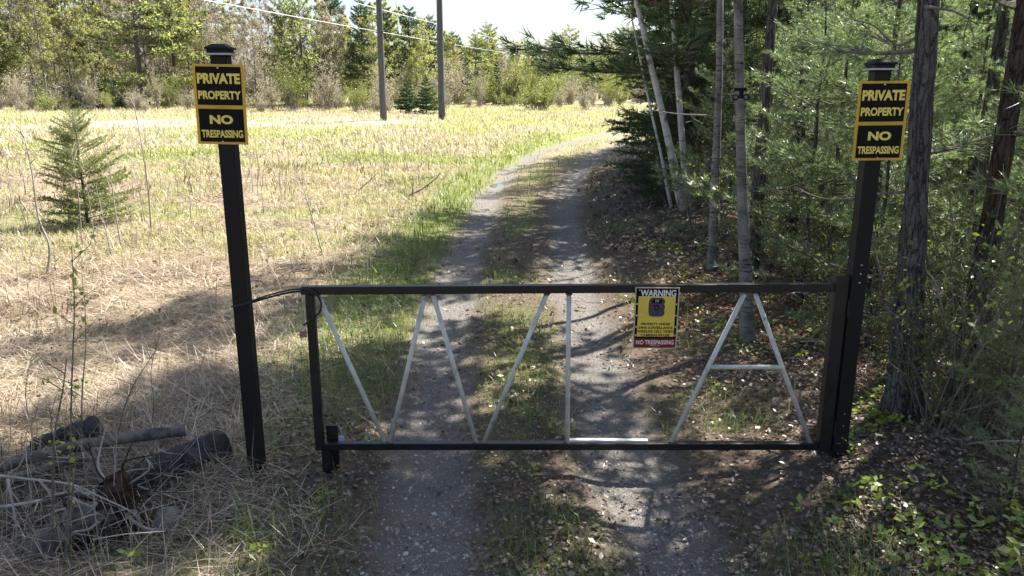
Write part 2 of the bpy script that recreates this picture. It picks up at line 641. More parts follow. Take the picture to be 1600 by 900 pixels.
def masks(x, y):
    d = x - roadc(y)
    rut = ruts(x, y) * sstep(75, 50, y)
    strawm = sstep(-1.3, -2.3, d + (fbm(x, y, 1.2, 31) - .5) * 1.2)
    far = sstep(14, 30, y) * sstep(2.5, .5, d - .12 * np.clip(y - 30, 0, None))
    g = sstep(.50, .66, fbm(x, y, 3.2, 41)) * strawm * (.15 + .75 * sstep(9, 22, y))
    verge = np.exp(-((d + 1.75) / .7) ** 2) * sstep(4, 9, y) * .8 + np.exp(-(d / .4) ** 2) * .35 * sstep(.35, .6, fbm(x, y, 1.5, 44))
    g = np.clip(np.maximum(g, verge) + .35 * far * fbm(x, y, 6, 47), 0, 1)
    strawm = np.maximum(strawm, far) * (1 - brush_hollow(x, y)) * (.55 + .45 * sstep(.38, .55, fbm(x, y, .8, 33)))
    strawm = np.maximum(strawm, sstep(60, 80, y) * .8)
    sand = np.exp(-((y - 47 - .10 * (x + 12)) / 4.5) ** 2) * sstep(-3, -8, x) * sstep(-34, -22, x) * sstep(.3, .5, fbm(x, y, 4, 51))
    sand = np.maximum(sand, .25 * np.exp(-((y - 60) / 6) ** 2) * sstep(-18, -26, x) * sstep(.4, .6, fbm(x, y, 5, 53)))
    return rut, g, strawm, sand


gx = axis_pts(-260, 260, -6, 6, .075, 1.07)
gy = axis_pts(-30, 420, 2.6, 14, .085, 1.045)
X, Y = np.meshgrid(gx, gy)
Z = height(X, Y)
nx, ny = len(gx), len(gy)
idx = np.arange(nx * ny).reshape(ny, nx)
Q = np.stack([idx[:-1, :-1], idx[:-1, 1:], idx[1:, 1:], idx[1:, :-1]], -1).reshape(-1, 4)
gm = MB().add(np.stack([X, Y, Z], -1).reshape(-1, 3), Q)
ground = gm.build('ground', ground_mat(), smooth=True)
tag(ground, 'rough ground with a two-track gravel lane through a straw field', kind='structure')
for nm, arr in zip(('rut', 'green', 'straw', 'sand'), masks(X, Y)):
    a = ground.data.attributes.new(nm, 'FLOAT', 'POINT')
    a.data.foreach_set('value', np.clip(arr, 0, 1).astype(np.float32).ravel())

# puddles lying in the wheel tracks
pm = NT('puddle_water')
pp = pm.n('ShaderNodeBsdfPrincipled')
pp.inputs['Base Color'].default_value = (.06, .06, .055, 1)
pp.inputs['Roughness'].default_value = .06
pp.inputs['Specular IOR Level'].default_value = .7
pm.l(pp.outputs[0], pm.out.inputs[0])
for cx, cyy, a, b, lab in ((-.47, 21.4, .36, .95, 'small bright puddle in the lane rut nearest the field edge'),
                           (.33, 26.3, .38, 1.0, 'longer puddle farther up the lane in the same rut')):
    n = 26
    th = np.arange(n) * 2 * math.pi / n
    rr = 1 + .28 * np.sin(th * 3 + cx * 5) + .15 * np.sin(th * 5 + 1)
    xs, ys = cx + a * rr * np.cos(th), cyy + b * rr * np.sin(th)
    zz = hz(cx, cyy) + .036
    V = np.concatenate([np.stack([xs, ys, np.full(n, zz)], 1), [[cx, cyy, zz]]])
    F = [[i, (i + 1) % n, n] for i in range(n)]
    tag(MB().add(V, F).build('puddle', pm.m), lab, kind='structure')


# ------------------------------------------------------------------ lettering
def text_mesh(txt, w, h, mat, bold=.02, depth=.0008):
    """flat lettering in the x-z plane, facing -y, centred, fitted to w by h"""
    cu = bpy.data.curves.new('lettering', 'FONT')
    cu.body = txt
    cu.size = 1
    cu.offset = bold
    cu.extrude = .01
    cu.resolution_u = 4
    o = bpy.data.objects.new('lettering', cu)
    COL.objects.link(o)
    dg = bpy.context.evaluated_depsgraph_get()
    dg.update()
    me = bpy.data.meshes.new_from_object(o.evaluated_get(dg))
    bpy.data.objects.remove(o)
    n = len(me.vertices)
    co = np.zeros(n * 3, np.float32)
    me.vertices.foreach_get('co', co)
    co = co.reshape(-1, 3)
    lo, hi = co.min(0), co.max(0)
    c = (co - (lo + hi) / 2) / (hi - lo)
    out = np.stack([c[:, 0] * w, -c[:, 2] * depth, c[:, 1] * h], 1)
    me.vertices.foreach_set('co', out.astype(np.float32).ravel())
    me.materials.clear()
    me.materials.append(mat)
    me.update()
    return me


def lettering(parent, txt, w, h, x, y, z, mat, bold=.02, name='lettering'):
    o = bpy.data.objects.new(name, text_mesh(txt, w, h, mat, bold))
    o.location = (x, y, z)
    COL.objects.link(o)
    o.parent = parent
    return o


def screw(parent, x, y, z, r=.006):
    MB().tube([(x, y, z), (x, y - .004, z)], [r, r * .8], 10).build('screw', M['steel'], parent)


# ------------------------------------------------------------------ posts
GY = 5.02                                            # the gate stands in this plane


def gate_post(x, top, label, side):
    g = hz(x, GY)
    r = tag(empty('gate_post', (x, GY, g)), label, 'post', 'black gate posts')
    t = top - g
    MB().box((0, 0, t / 2 - .25), (.102, .102, t + .36)).build('shaft', M['black_vinyl'], r, bevel=.006)
    cap = MB().box((0, 0, t - .052), (.128, .128, .038)).build('cap', M['black_vinyl'], r, bevel=.003)
    MB().box((0, 0, t - .062), (.158, .158, .012)).build('trim', M['grey_trim'], cap, bevel=.002)
    MB().box((0, 0, t - .026), (.150, .150, .014)).build('brim', M['black_vinyl'], cap, bevel=.003)
    v = [(-.066, -.066, t - .0185), (.066, -.066, t - .0185), (.066, .066, t - .0185), (-.066, .066, t - .0185),
         (-.04, -.04, t), (.04, -.04, t), (.04, .04, t), (-.04, .04, t)]
    MB().add(v, [[0, 1, 5, 4], [1, 2, 6, 5], [2, 3, 7, 6], [3, 0, 4, 7], [4, 5, 6, 7]]).build('lid', M['black_vinyl'], cap, bevel=.002)
    if side > 0:
        for zz in (1.40, 1.34, 1.28, .34, .25, .16):
            MB().tube([(.0, -.051, zz), (.0, -.057, zz)], [.006, .005], 8).build('bolt', M['steel'], r)
    return r


gate_post(-1.825, 2.92, 'black square gate post standing free at the latch end of the gate', -1)
gate_post(2.315, 2.83, 'black square gate post carrying the hinge end of the gate', 1)


def trespass_sign(x, zc, tilt, label):
    w, h = .318, .490
    r = tag(empty('warning_sign', (x, GY - .058, zc)), label, 'sign', 'private property signs')
    r.rotation_euler = (0, tilt, 0)
    MB().box((0, 0, 0), (w, .003, h)).build('plate', M['yellow'], r)
    a = .018
    iw = w - 2 * a
    top_h, bot_h = h * .475, h * .415
    zt = h / 2 - a * .85 - top_h / 2
    zb = -h / 2 + a * .85 + bot_h / 2
    MB().box((0, -.0026, zt), (iw, .0012, top_h)).build('upper_panel', M['black_print'], r)
    MB().box((0, -.0026, zb), (iw, .0012, bot_h)).build('lower_panel', M['black_print'], r)
    yy = -.0040
    lettering(r, 'PRIVATE', iw * .95, .064, 0, yy, zt + .045, M['yellow_print'], .045)
    lettering(r, 'PROPERTY', iw * .95, .052, 0, yy, zt - .055, M['yellow_print'], .04)
    lettering(r, 'NO', iw * .52, .056, 0, yy, zb + .036, M['yellow_print'], .045)
    lettering(r, 'TRESPASSING', iw * .93, .048, 0, yy, zb - .052, M['yellow_print'], .035)
    screw(r, 0, -.0035, h / 2 - .022)
    screw(r, 0, -.0035, -h / 2 + .016)
    return r


trespass_sign(-1.832, 2.553, R(1.0), 'yellow and black PRIVATE PROPERTY sign on the free-standing post beside the field')
trespass_sign(2.330, 2.452, R(-.6), 'yellow and black PRIVATE PROPERTY sign on the hinge post against the pines')

# ------------------------------------------------------------------ gate
gate = tag(empty('bar_gate', (0, GY, 0)), 'black steel bar gate with white diagonal tubes across the lane', 'gate')
ZT, ZB = 1.335, .195
XL, XR = -1.365, 2.212


def bar(name, p, q, s, mat, parent=gate, bev=.004):
    p, q = Vector(p), Vector(q)
    d = q - p
    rot = d.to_track_quat('X', 'Z').to_matrix().to_4x4()
    return MB().box((p + q) / 2, (d.length, s[0], s[1]), rot).build(name, mat, parent, bevel=bev)


bar('top_rail', (XL - .055, 0, ZT), (XR - .045, 0, ZT + .022), (.055, .055), M['black_steel'])
bar('bottom_rail', (XL + .032, 0, ZB), (XR - .045, 0, ZB), (.055, .050), M['black_steel'])
MB().box((XL, 0, (ZT - .029 + ZB - .028) / 2), (.058, .052, ZT - ZB)).build('latch_stile', M['black_steel'], gate, bevel=.004)
MB().box((XR, 0, .80), (.088, .070, 1.28)).build('hinge_stile', M['black_steel'], gate, bevel=.004)
for zz in (1.22, .34):
    MB().box((XR + .05, -.02, zz), (.012, .06, .12)).build('hinge', M['black_steel'], gate, bevel=.002)
RT = .0165


M['weld'] = surf('weld_rust', (.07, .045, .03), (.24, .20, .16), 60, .7, .3, .002, 120)


def white(name, x0, z0, x1, z1, r=RT, y=0.0):
    if name != 'cross_bar':
        for xx, zz in ((x0, z0), (x1, z1)):
            sgn = 1 if zz > .7 else -1
            MB().tube([(xx, y, zz + sgn * .004), (xx, y, zz - sgn * .002), (xx, y, zz - sgn * .010)], [r * 1.25, r * 1.5, r * 1.02], 12).build('weld', M['weld'], gate, smooth=True)
    MB().tube([(x0, y, z0), (x1, y, z1)], r, 12).build(name, M['white_tube'], gate, smooth=True)


zt, zb = ZT - .026, ZB + .024
white('brace', -1.315, zt, -.90, zb)
white('brace', -.585, zt, -.865, zb)
white('brace', -.535, zt, -.255, zb)
white('brace', .235, zt, -.200, zb)
white('upright', .385, zt, .392, zb)
white('brace', 1.575, zt + .01, 1.130, zb)
white('brace', 1.640, zt + .01, 2.115, zb)
white('cross_bar', 1.375, .785, 1.875, .785, .016)
bar('spare_rail', (.405, .008, ZB + .036), (.965, .008, ZB + .033), (.038, .020), M['white_tube'])
rest = tag(empty('rest_stub', (XL + .045, GY - .002, hz(XL, GY))), 'short black stub post holding up the latch end of the gate', 'post')
zr = ZB - .026 - hz(XL, GY)
MB().box((0, 0, zr / 2 - .08), (.06, .06, zr + .155)).build('stub', M['black_vinyl'], rest, bevel=.004)
MB().box((.035, .052, zr / 2 + .08), (.08, .02, zr + .16)).build('back_plate', M['black_steel'], rest, bevel=.002)

# cable, padlock
cable = MB()
cp = [Vector((-1.88, GY - .056, 1.235)), Vector((-1.772, GY - .057, 1.255)), Vector((-1.62, GY - .05, 1.300)), Vector((-1.45, GY - .042, 1.335)),
      Vector((-1.33, GY - .040, 1.325)), Vector((-1.285, GY - .04, 1.26)), Vector((-1.30, GY - .042, 1.19)), Vector((-1.36, GY - .045, 1.14)), Vector((-1.41, GY - .045, 1.10))]


def smoothpath(cp, k=6):
    P = np.array([list(c) for c in cp], float)
    P = np.vstack([2 * P[0] - P[1], P, 2 * P[-1] - P[-2]])
    out = []
    for i in range(1, len(P) - 2):
        for t in np.linspace(0, 1, k, endpoint=False):
            a, b, c, d = P[i - 1], P[i], P[i + 1], P[i + 2]
            out.append(.5 * ((2 * b) + (-a + c) * t + (2 * a - 5 * b + 4 * c - d) * t * t + (-a + 3 * b - 3 * c + d) * t ** 3))
    out.append(P[-2])
    return np.array(out)


pth = smoothpath(cp)
cab = tag(empty('lock_cable', (-1.41, GY - .045, 1.1)), 'thin black cable looped from the post to the gate corner', 'cable')
off = Vector((1.41, -(GY - .045), -1.1))
MB().tube(pth + np.array(off), .0075, 7).build('strand', M['chain_black'], cab, smooth=True)
MB().tube(pth[:34] + np.array(off) + np.array([0, -.004, .018]) * np.sin(np.linspace(0, 3.1, 34))[:, None], .006, 6).build('strand', M['chain_black'], cab, smooth=True)
pl = tag(empty('padlock', (-1.415, GY - .05, 1.02)), 'small reddish padlock hanging from the cable at the gate stile', 'padlock')
MB().box((0, 0, .02), (.045, .022, .045)).build('lock_body', M['padlock_red'], pl, bevel=.004)
sh = [(-.014 * math.cos(a) * 1.0, 0, .045 + .032 * math.sin(a)) for a in np.linspace(0, math.pi, 9)]
MB().tube(sh, .004, 6).build('shackle', M['steel'], pl, smooth=True)

# surveillance sign wired to the top rail
w, h = .298, .432
ws = tag(empty('surveillance_sign', (.974, GY - .034, 1.148)), 'yellow WARNING camera surveillance sign hung on the gate top rail', 'sign')
ws.rotation_euler = (0, R(.4), 0)
MB().box((0, 0, 0), (w, .004, h)).build('plate', M['warn_edge'], ws)
MB().box((0, -.0028, 0), (w - .016, .0012, h - .016)).build('dark_border', M['black_print'], ws)
MB().box((0, -.0040, .012), (w - .048, .0012, h * .655)).build('yellow_panel', M['warn_yellow'], ws)
MB().box((0, -.0040, -h / 2 + .042), (w - .022, .0012, .060)).build('red_panel', M['warn_red'], ws)
lettering(ws, 'WARNING', w * .80, .046, .006, -.0052, h / 2 - .040, M['warn_white'], .03)
for i, (tx, tw) in enumerate((('PROPERTY UNDER', .66), ('24HR SURVEILLANCE', .78), ('WIRELESS CELL. VIDEO', .83), ('CAMERAS IN USE', .66))):
    lettering(ws, tx, w * tw, .018, 0, -.0052, -.040 - i * .0262, M['black_print'], .02)
lettering(ws, 'NO TRESPASSING', w * .86, .030, 0, -.0052, -h / 2 + .046, M['warn_white'], .02)
# the camera pictured on the sign
outl = []
cw, chh = .055, .066
for a in np.linspace(0, 2 * math.pi, 40, endpoint=False):
    c_, s_ = math.cos(a), math.sin(a)
    e = 5
    rr = (abs(c_) ** e + abs(s_) ** e) ** (-1 / e)
    outl.append((cw * rr * c_, chh * rr * s_))
for i, (x, z) in enumerate(outl):
    if x > cw * .9 and abs(abs(z) - .022) < .008:
        outl[i] = (x - .007, z)
V = [(x, -.0054, z + .078) for x, z in outl] + [(0, -.0054, .078)]
cpict = MB().add(V, [[i, (i + 1) % 40, 40] for i in range(40)]).build('camera_picture', M['warn_grey'], ws)
MB().box((0, -.0058, .118), (.066, .0006, .024)).build('camera_window', M['black_print'], cpict)
for rr, mm, yy in ((.019, 'black_print', -.0060), (.011, 'warn_grey', -.0064)):
    th = np.linspace(0, 2 * math.pi, 20, endpoint=False)
    V = [(rr * math.cos(a), yy, .075 + rr * math.sin(a)) for a in th] + [(0, yy, .075)]
    MB().add(V, [[i, (i + 1) % 20, 20] for i in range(20)]).build('camera_lens', M[mm], cpict)
for dx in (-.008, 0, .008):
    MB().box((dx, -.0064, .122), (.003, .0004, .010 + abs(dx))).build('signal_mark', M['warn_white'], cpict)
MB().box((0, -.0052, -h / 2 + .022), (.07, .0004, .002)).build('small_print', M['warn_white'], ws)
for sx in (-1, 1):
    for sz in (.10, .02, -.06, -.12):
        MB().box((sx * (w / 2 - .016), -.0040, sz), (.010, .0008, .012)).build('worn_patch', M['warn_edge'], ws)
screw(ws, -.12, -.003, h / 2 - .02, .005)
screw(ws, .12, -.003, h / 2 - .02, .005)


# ------------------------------------------------------------------ plant generators
def rot_to(a, el):
    """matrix turning +x to azimuth a and elevation el"""
    ca, sa, ce, se = math.cos(a), math.sin(a), math.cos(el), math.sin(el)
    return np.array([[ca * ce, -sa, -ca * se], [sa * ce, ca, -sa * se], [se, 0, ce]])


def branch_lib(L, tw_per_m, tw_len, tuft_step, k, nl, spread, width, droop=0.0, curve=.12, wood_r=.012, flat=.35, start=.22):
    """one conifer bough along +x: (needle verts, wood MB pieces)"""
    n = max(4, int(L * tw_per_m))
    s = np.linspace(0, 1, 7)
    axis = np.stack([s * L, .05 * L * np.sin(s * 3 + rng.uniform(0, 6)) * s, curve * L * s ** 2 - droop * L * s ** 1.5], 1)
    wood = [tube_arr(axis, np.linspace(wood_r, wood_r * .25, 7), 4, False)]
    C, A = [], []
    for i in range(n):
        t = start + (1 - start) * (i + rng.uniform(0, 1)) / n
        p = np.array([np.interp(t, s, axis[:, j]) for j in range(3)])
        sd = 1 if i % 2 else -1
        ang = sd * rng.uniform(.55, 1.05)
        d = norm(np.array([math.cos(ang), math.sin(ang), rng.normal(0, flat * .5) + .10 - droop * .4]))
        ln = tw_len * L * (1.05 - t) * rng.uniform(.6, 1.2) + .10
        e = p + d * ln + np.array([0, 0, -droop * ln * .3])
        wood.append(tube_arr([p, (p + e) / 2 + rng.normal(0, .01, 3), e], [wood_r * .35, wood_r * .25, wood_r * .12], 3, False))
        m = max(2, int(ln / tuft_step))
        u = np.linspace(.25, 1, m)
        C.append(p + (e - p) * u[:, None] + rng.normal(0, .02, (m, 3)))
        A.append(np.tile(d + np.array([0, 0, .2]), (m, 1)))
    m = max(2, int(L * .5 / tuft_step))
    u = np.linspace(.5, 1, m)
    C.append(np.stack([np.interp(u, s, axis[:, j]) for j in range(3)], 1))
    A.append(np.tile(norm(axis[-1] - axis[-2]), (m, 1)))
    C, A = np.concatenate(C), norm(np.concatenate(A))
    V, F = needles(C, A, k, nl, spread, width)
    return V, F, wood


def bark_trunk(P, r, amp, lanes, sides=44, rings=150, vs_=6.0, flare=.55, seed=1):
    """trunk with real bark ridges, knots and a root flare"""
    P = np.asarray(P, float)
    t0 = np.linspace(0, 1, len(P))
    t = np.linspace(0, 1, rings)
    C = np.stack([np.interp(t, t0, P[:, j]) for j in range(3)], 1)
    rr = np.interp(t, t0, np.broadcast_to(r, (len(P),)))
    v, q, tr = tube_arr(C, np.ones(rings), sides, True)
    ring = v[:-2].reshape(rings, sides, 3)
    dirs = ring - C[:, None, :]
    th = np.arange(sides)[None, :] / sides
    z = C[:, 2][:, None]
    tw = .25 * vnoise(z * 1.0, z * 0, .8, seed)
    a = np.cos((th + tw) * 2 * math.pi) * lanes / 6.28
    b = np.sin((th + tw) * 2 * math.pi) * lanes / 6.28
    n = 1 - np.abs(2 * fbm(a * 1.3 + z * vs_ * .4, b * 1.3 - z * vs_ * .35, 1.0, seed, 3) - 1)
    crack = np.clip((n - .62) / .3, 0, 1)
    lump = fbm(a * .3 + 5, b * .3 + z * 1.6, 1.0, seed + 3, 3) - .5
    fl = flare * np.exp(-np.clip(z, 0, None) / .13) * (.6 + .8 * vnoise(th * 5 + z * 0, z * 0 + .5, 1.0, seed + 7))
    R_ = rr[:, None] * (1 + .16 * lump + fl) - amp * crack
    v[:-2] = (C[:, None, :] + dirs * R_[:, :, None]).reshape(-1, 3)
    return MB().addq(v, q, tr)


def conifer(H, base, Lmax, whorl, per, elev, lib, trunk_r, mat_needle, mat_wood, shape=1.0, lean=(0, 0), top_el=.6, skip=.08, keep=None, bark=0, trunk_sides=9):
    """trunk, branches and crown meshes of one conifer"""
    nd, wd = MB(), MB()
    z = base
    ph = rng.uniform(0, 6)
    tx = lambda zz: np.array([lean[0] * zz / H, lean[1] * zz / H, zz])
    while z < H - .05:
        f = (z - base) / (H - base)
        L = Lmax * ((1 - f) ** shape) * (.45 + .55 * min(1, (f + .12) * 3.2)) + .12
        for i in range(per):
            if rng.uniform() < skip:
                continue
            a = ph + i * 2 * math.pi / per + rng.normal(0, .22)
            if keep and not keep(a % (2 * math.pi), z):
                continue
            el = elev + (top_el - elev) * f ** 1.5 + rng.normal(0, .09)
            V, F, wood = lib[rng.integers(len(lib))]
            sc = L * rng.uniform(.75, 1.15)
            Rm = rot_to(a, el)
            o = tx(z + rng.normal(0, .05))
            nd.add((V * sc) @ Rm.T + o, F)
            for j, (wv, wq, wt) in enumerate(wood):
                wd.addq((wv * sc) @ Rm.T + o, wq, wt)
        ph += 1.1
        z += whorl * rng.uniform(.75, 1.25) * (1.15 - .5 * f)
    zs = np.linspace(-.25, H, 12)
    P = np.array([tx(q) for q in zs])
    P[:, :2] += rng.normal(0, .012, (12, 2)) * np.linspace(0, 1, 12)[:, None]
    r = trunk_r * (1 - np.clip(zs, 0, H) / H * .92)
    r[:2] *= 1.25
    tr = bark_trunk(P, r, bark, 26, seed=3) if bark else MB().tube(P, r, trunk_sides)
    return [('trunk', tr.mesh('trunk', mat_wood, not bark)), ('branches', wd.mesh('branches', M['twig'])), ('crown', nd.mesh('crown', mat_needle))]


def broadleaf(H, trunk_r, mat_wood, mat_leaf, leaf=.05, nleaf=3, first=.35, nb=16, spread=.55, Lf=.38, sub=5, tips=4, lean=(0, 0), twig_mat=None, tube_sides=8, rise=.7, twig_w=.004, hang=0, bark=0):
    """upright young hardwood: limbs, twigs, small spring leaves"""
    tr, br, lf = MB(), MB(), MB()
    zs = np.linspace(-.25, H, 12)
    wob = np.cumsum(rng.normal(0, .02 * H / 8, (12, 2)), 0) * .6
    P = np.stack([lean[0] * zs / H + wob[:, 0], lean[1] * zs / H + wob[:, 1], zs], 1)
    rr = trunk_r * (1 - np.clip(zs, 0, H) / H * .93)
    rr[:2] *= 1.2
    if bark:
        tr = bark_trunk(P, rr, bark, 16, 32, 140, 9.0, .35, 5)
    else:
        tr.tube(P, rr, tube_sides)
    C, D = [], []
    TV = []
    for i in range(nb):
        t = first + (1 - first) * (i + rng.uniform()) / nb
        p = np.array([np.interp(t * H, zs, P[:, j]) for j in range(3)])
        a = i * 2.4 + rng.normal(0, .4)
        L = H * Lf * (1.1 - t * .85) * rng.uniform(.6, 1.15)
        d = norm(np.array([math.cos(a) * spread, math.sin(a) * spread, rise + rng.normal(0, .15)]))
        pts = [p]
        for q in range(3):
            d = norm(d + rng.normal(0, .12, 3) + np.array([0, 0, .08]))
            pts.append(pts[-1] + d * L / 3)
        pts = np.array(pts)
        r0 = max(.006, trunk_r * .35 * (1 - t * .7))
        br.tube(pts, np.linspace(r0, r0 * .3, 4), 4, cap=False)
        for s_ in range(sub):
            u = rng.uniform(.25, 1)
            b = np.array([np.interp(u, [0, .333, .667, 1], pts[:, j]) for j in range(3)])
            d2 = norm(d + rng.normal(0, .55, 3) - np.array([0, 0, hang]))
            l2 = L * rng.uniform(.25, .5)
            e = b + d2 * l2
            br.tube([b, (b + e) / 2 + rng.normal(0, .02, 3), e], [r0 * .35, r0 * .25, r0 * .12], 3, cap=False)
            for t_ in range(tips):
                v = rng.uniform(.2, 1)
                b3 = b + (e - b) * v
                d3 = norm(d2 + rng.normal(0, .6, 3))
                e3 = b3 + d3 * l2 * rng.uniform(.25, .6)
                TV.append((b3, e3))
                m = nleaf
                w_ = rng.uniform(.3, 1.05, (m, 1))
                C.append(b3 + (e3 - b3) * w_ + rng.normal(0, leaf * .35, (m, 3)))
    TV = np.array(TV)
    b3, e3 = TV[:, 0], TV[:, 1]
    pp_ = perp(norm(e3 - b3)) * twig_w
    br.add(np.stack([b3 - pp_, b3 + pp_, e3], 1).reshape(-1, 3), np.arange(len(b3) * 3).reshape(-1, 3))
    out = [('trunk', tr.mesh('trunk', mat_wood, True)), ('branches', br.mesh('branches', twig_mat or M['twig']))]
    if nleaf:
        V, F = leafquads(np.concatenate(C), leaf)
        out.append(('crown', lf.add(V, F).mesh('crown', mat_leaf)))
    return out


def shrub_parts(H, W, n, mat_leaf, leaf, twig_mat, nleaf=6, nsub=4, stem=.012):
    br, lf = MB(), MB()
    C = []
    for i in range(n):
        a = rng.uniform(0, 2 * math.pi)
        d = norm(np.array([math.cos(a) * rng.uniform(.1, .9) * W / H, math.sin(a) * rng.uniform(.1, .9) * W / H, 1]))
        L = H * rng.uniform(.55, 1.05)
        p = np.array([rng.normal(0, .08 * W), rng.normal(0, .08 * W), -.05])
        pts = [p, p + d * L * .5 + rng.normal(0, .03 * H, 3), p + d * L + rng.normal(0, .06 * H, 3)]
        br.tube(pts, [stem * H ** .5, stem * .65 * H ** .5, .002], 3, cap=False)
        pts = np.array(pts)
        for s_ in range(nsub):
            u = rng.uniform(.3, 1)
            b = np.array([np.interp(u, [0, .5, 1], pts[:, j]) for j in range(3)])
            e = b + norm(d + rng.normal(0, .6, 3)) * L * rng.uniform(.15, .35)
            pp_ = perp(norm(e - b)[None])[0] * .004
            br.add([b - pp_, b + pp_, e], [[0, 1, 2]])
            w_ = rng.uniform(.2, 1.05, (nleaf, 1))
            C.append(b + (e - b) * w_ + rng.normal(0, leaf * .6, (nleaf, 3)))
    V, F = leafquads(np.concatenate(C), leaf)
    return [('branches', br.mesh('branches', twig_mat)), ('foliage', lf.add(V, F).mesh('foliage', mat_leaf))]


# unit-length boughs
LIB_PINE = [branch_lib(1, 15, .42, .105, 20, .095, .50, .0062, wood_r=.014) for _ in range(5)]
LIB_PINE_COARSE = [branch_lib(1, 9, .45, .12, 9, .14, .6, .016, wood_r=.014) for _ in range(4)]
LIB_SPRUCE = [branch_lib(1, 18, .34, .045, 8, .05, .8, .013, droop=.16, curve=.16, wood_r=.012, start=.10) for _ in range(4)]
LIB_FAR = [branch_lib(1, 9, .42, .11, 9, .15, .7, .040, wood_r=.02) for _ in range(4)]
LIB_FAR_SPRUCE = [branch_lib(1, 9, .34, .11, 7, .15, .8, .06, droop=.12, curve=.12, wood_r=.02, start=.08) for _ in range(3)]


def ground_px(px, py):
    """where the sight line through photograph pixel (px, py) meets the terrain"""
    lo, hi = 2.0, 120.0
    for _ in range(40):
        mid = (lo + hi) / 2
        p = at(px, py, mid)
        if p.z > hz(p.x, p.y):
            lo = mid
        else:
            hi = mid
    p = at(px, py, lo)
    return Vector((p.x, p.y, hz(p.x, p.y)))


# ------------------------------------------------------------------ utility poles and wires
def bole(name, x, y, H, r0, r1, label):
    r = tag(empty(name, (x, y, hz(x, y))), label, 'utility pole', 'wooden utility poles')
    z = np.linspace(-.5, H, 9)
    MB().tube(np.stack([np.zeros(9), np.zeros(9), z], 1), np.linspace(r0, r1, 9), 16).build('pole_shaft', M['pole'], r, smooth=True)
    return r


for x, lab, px in ((-8.25, 'tall grey utility pole, the one of the pair nearer the signpost', 603), (-4.50, 'tall grey utility pole, the one of the pair nearer the lane', 692)):
    p = bole('utility_pole', x, 50.5, 14, .225, .15, lab)
pfar = tag(empty('pole_frame', (18.6, 150, hz(18.6, 150))), 'distant two-legged pole frame carrying the wires above the far trees', 'utility pole')
for dx in (-1.9, 1.9):
    MB().tube([(dx, 0, -.5), (dx, 0, 7.4)], [.17, .13], 8).build('leg', M['pole'], pfar)
    MB().tube([(dx, -.2, 5.9), (dx, -.2, 7.6)], .09, 6).build('insulator', M['warn_white'], pfar)
MB().box((0, -.3, 6.0), (6.2, .16, .22)).build('cross_arm', M['pole'], pfar)
zfar = hz(18.6, 150)
for k, (pa, pb, lab) in enumerate((((452, 6), (15.6, 7.2), 'pale overhead wire sagging lowest across both utility poles'),
                                   ((640, 8), (18.6, 7.6), 'pale overhead wire in the middle of the three'),
                                   ((735, 8), (21.6, 8.4), 'pale overhead wire highest of the three above the far trees'))):
    a = at(pa[0], pa[1], 64)
    b = Vector((pb[0], 150, zfar + pb[1] - 1.3))
    a = a + (a - b) * .8
    t = np.linspace(0, 1, 40)[:, None]
    P = np.array(a) * (1 - t) + np.array(b) * t
    P[:, 2] -= 4 * .9 * (t * (1 - t))[:, 0]
    tag(MB().tube(P, .024, 5).build('overhead_wire', M['wire']), lab, 'wire', 'overhead wires')

# ------------------------------------------------------------------ near forest on the right
NEAR = 'trees at the forest edge beside the lane'
pineA = conifer(11, 2.15, 2.3, .42, 5, -.02, LIB_PINE, .104, M['pine'], M['pine_bark'], .9, lean=(-.62, .2), bark=.011, skip=.38,
                keep=lambda a, z: z > 4.6 or not (2.2 < a < 5.5))
place(pineA, 'pine_tree', 'straight grey-barked pine just behind the hinge post', 'tree', (3.14, 5.75, hz(3.14, 5.75)), 0, 1, NEAR)
pineB = conifer(9, 1.7, 2.0, .40, 5, .0, LIB_PINE, .100, M['pine'], M['red_bark'], .9, lean=(.25, .3), bark=.010, skip=.35,
                keep=lambda a, z: z > 4.6 or not (2.6 < a < 4.6))
place(pineB, 'pine_tree', 'crooked reddish pine trunk second from the hinge post', 'tree', (3.74, 5.95, hz(3.74, 5.95)), 0, 1, NEAR)

PINE = [conifer(7.5, .9, 1.9, .42, 5, .06, LIB_PINE, .075, M['pine'], M['pine_bark'], .85),
        conifer(5.5, .5, 1.6, .46, 5, .12, LIB_PINE, .055, M['pine'], M['pine_bark'], .9, skip=.26),
        conifer(3.0, .25, 1.05, .36, 5, .2, LIB_PINE, .032, M['pine'], M['pine_bark'], .9, skip=.18)]
PINE_C = [conifer(8.5, 1.0, 2.0, .5, 5, .06, LIB_PINE_COARSE, .08, M['pine'], M['pine_bark'], .7), conifer(5.5, .5, 1.6, .42, 5, .12, LIB_PINE_COARSE, .055, M['pine'], M['pine_bark'], .8)]
PINE_TALL = conifer(12, 3.2, 2.2, .55, 5, .02, LIB_PINE_COARSE, .13, M['pine'], M['pine_bark'], .8)
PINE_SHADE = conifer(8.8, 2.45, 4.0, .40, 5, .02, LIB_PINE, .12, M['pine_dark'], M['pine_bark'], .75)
SPRUCE = [conifer(7.2, .15, 1.55, .24, 7, -.10, LIB_SPRUCE, .09, M['spruce'], M['pine_bark'], .95, top_el=.4),
          conifer(5.2, .10, 1.35, .22, 7, -.05, LIB_SPRUCE, .07, M['spruce'], M['pine_bark'], .95, top_el=.4)]
YOUNG = conifer(2.1, .05, .95, .13, 7, .24, LIB_SPRUCE, .035, M['spruce_lit'], M['pine_bark'], .6, top_el=.7, skip=.22)

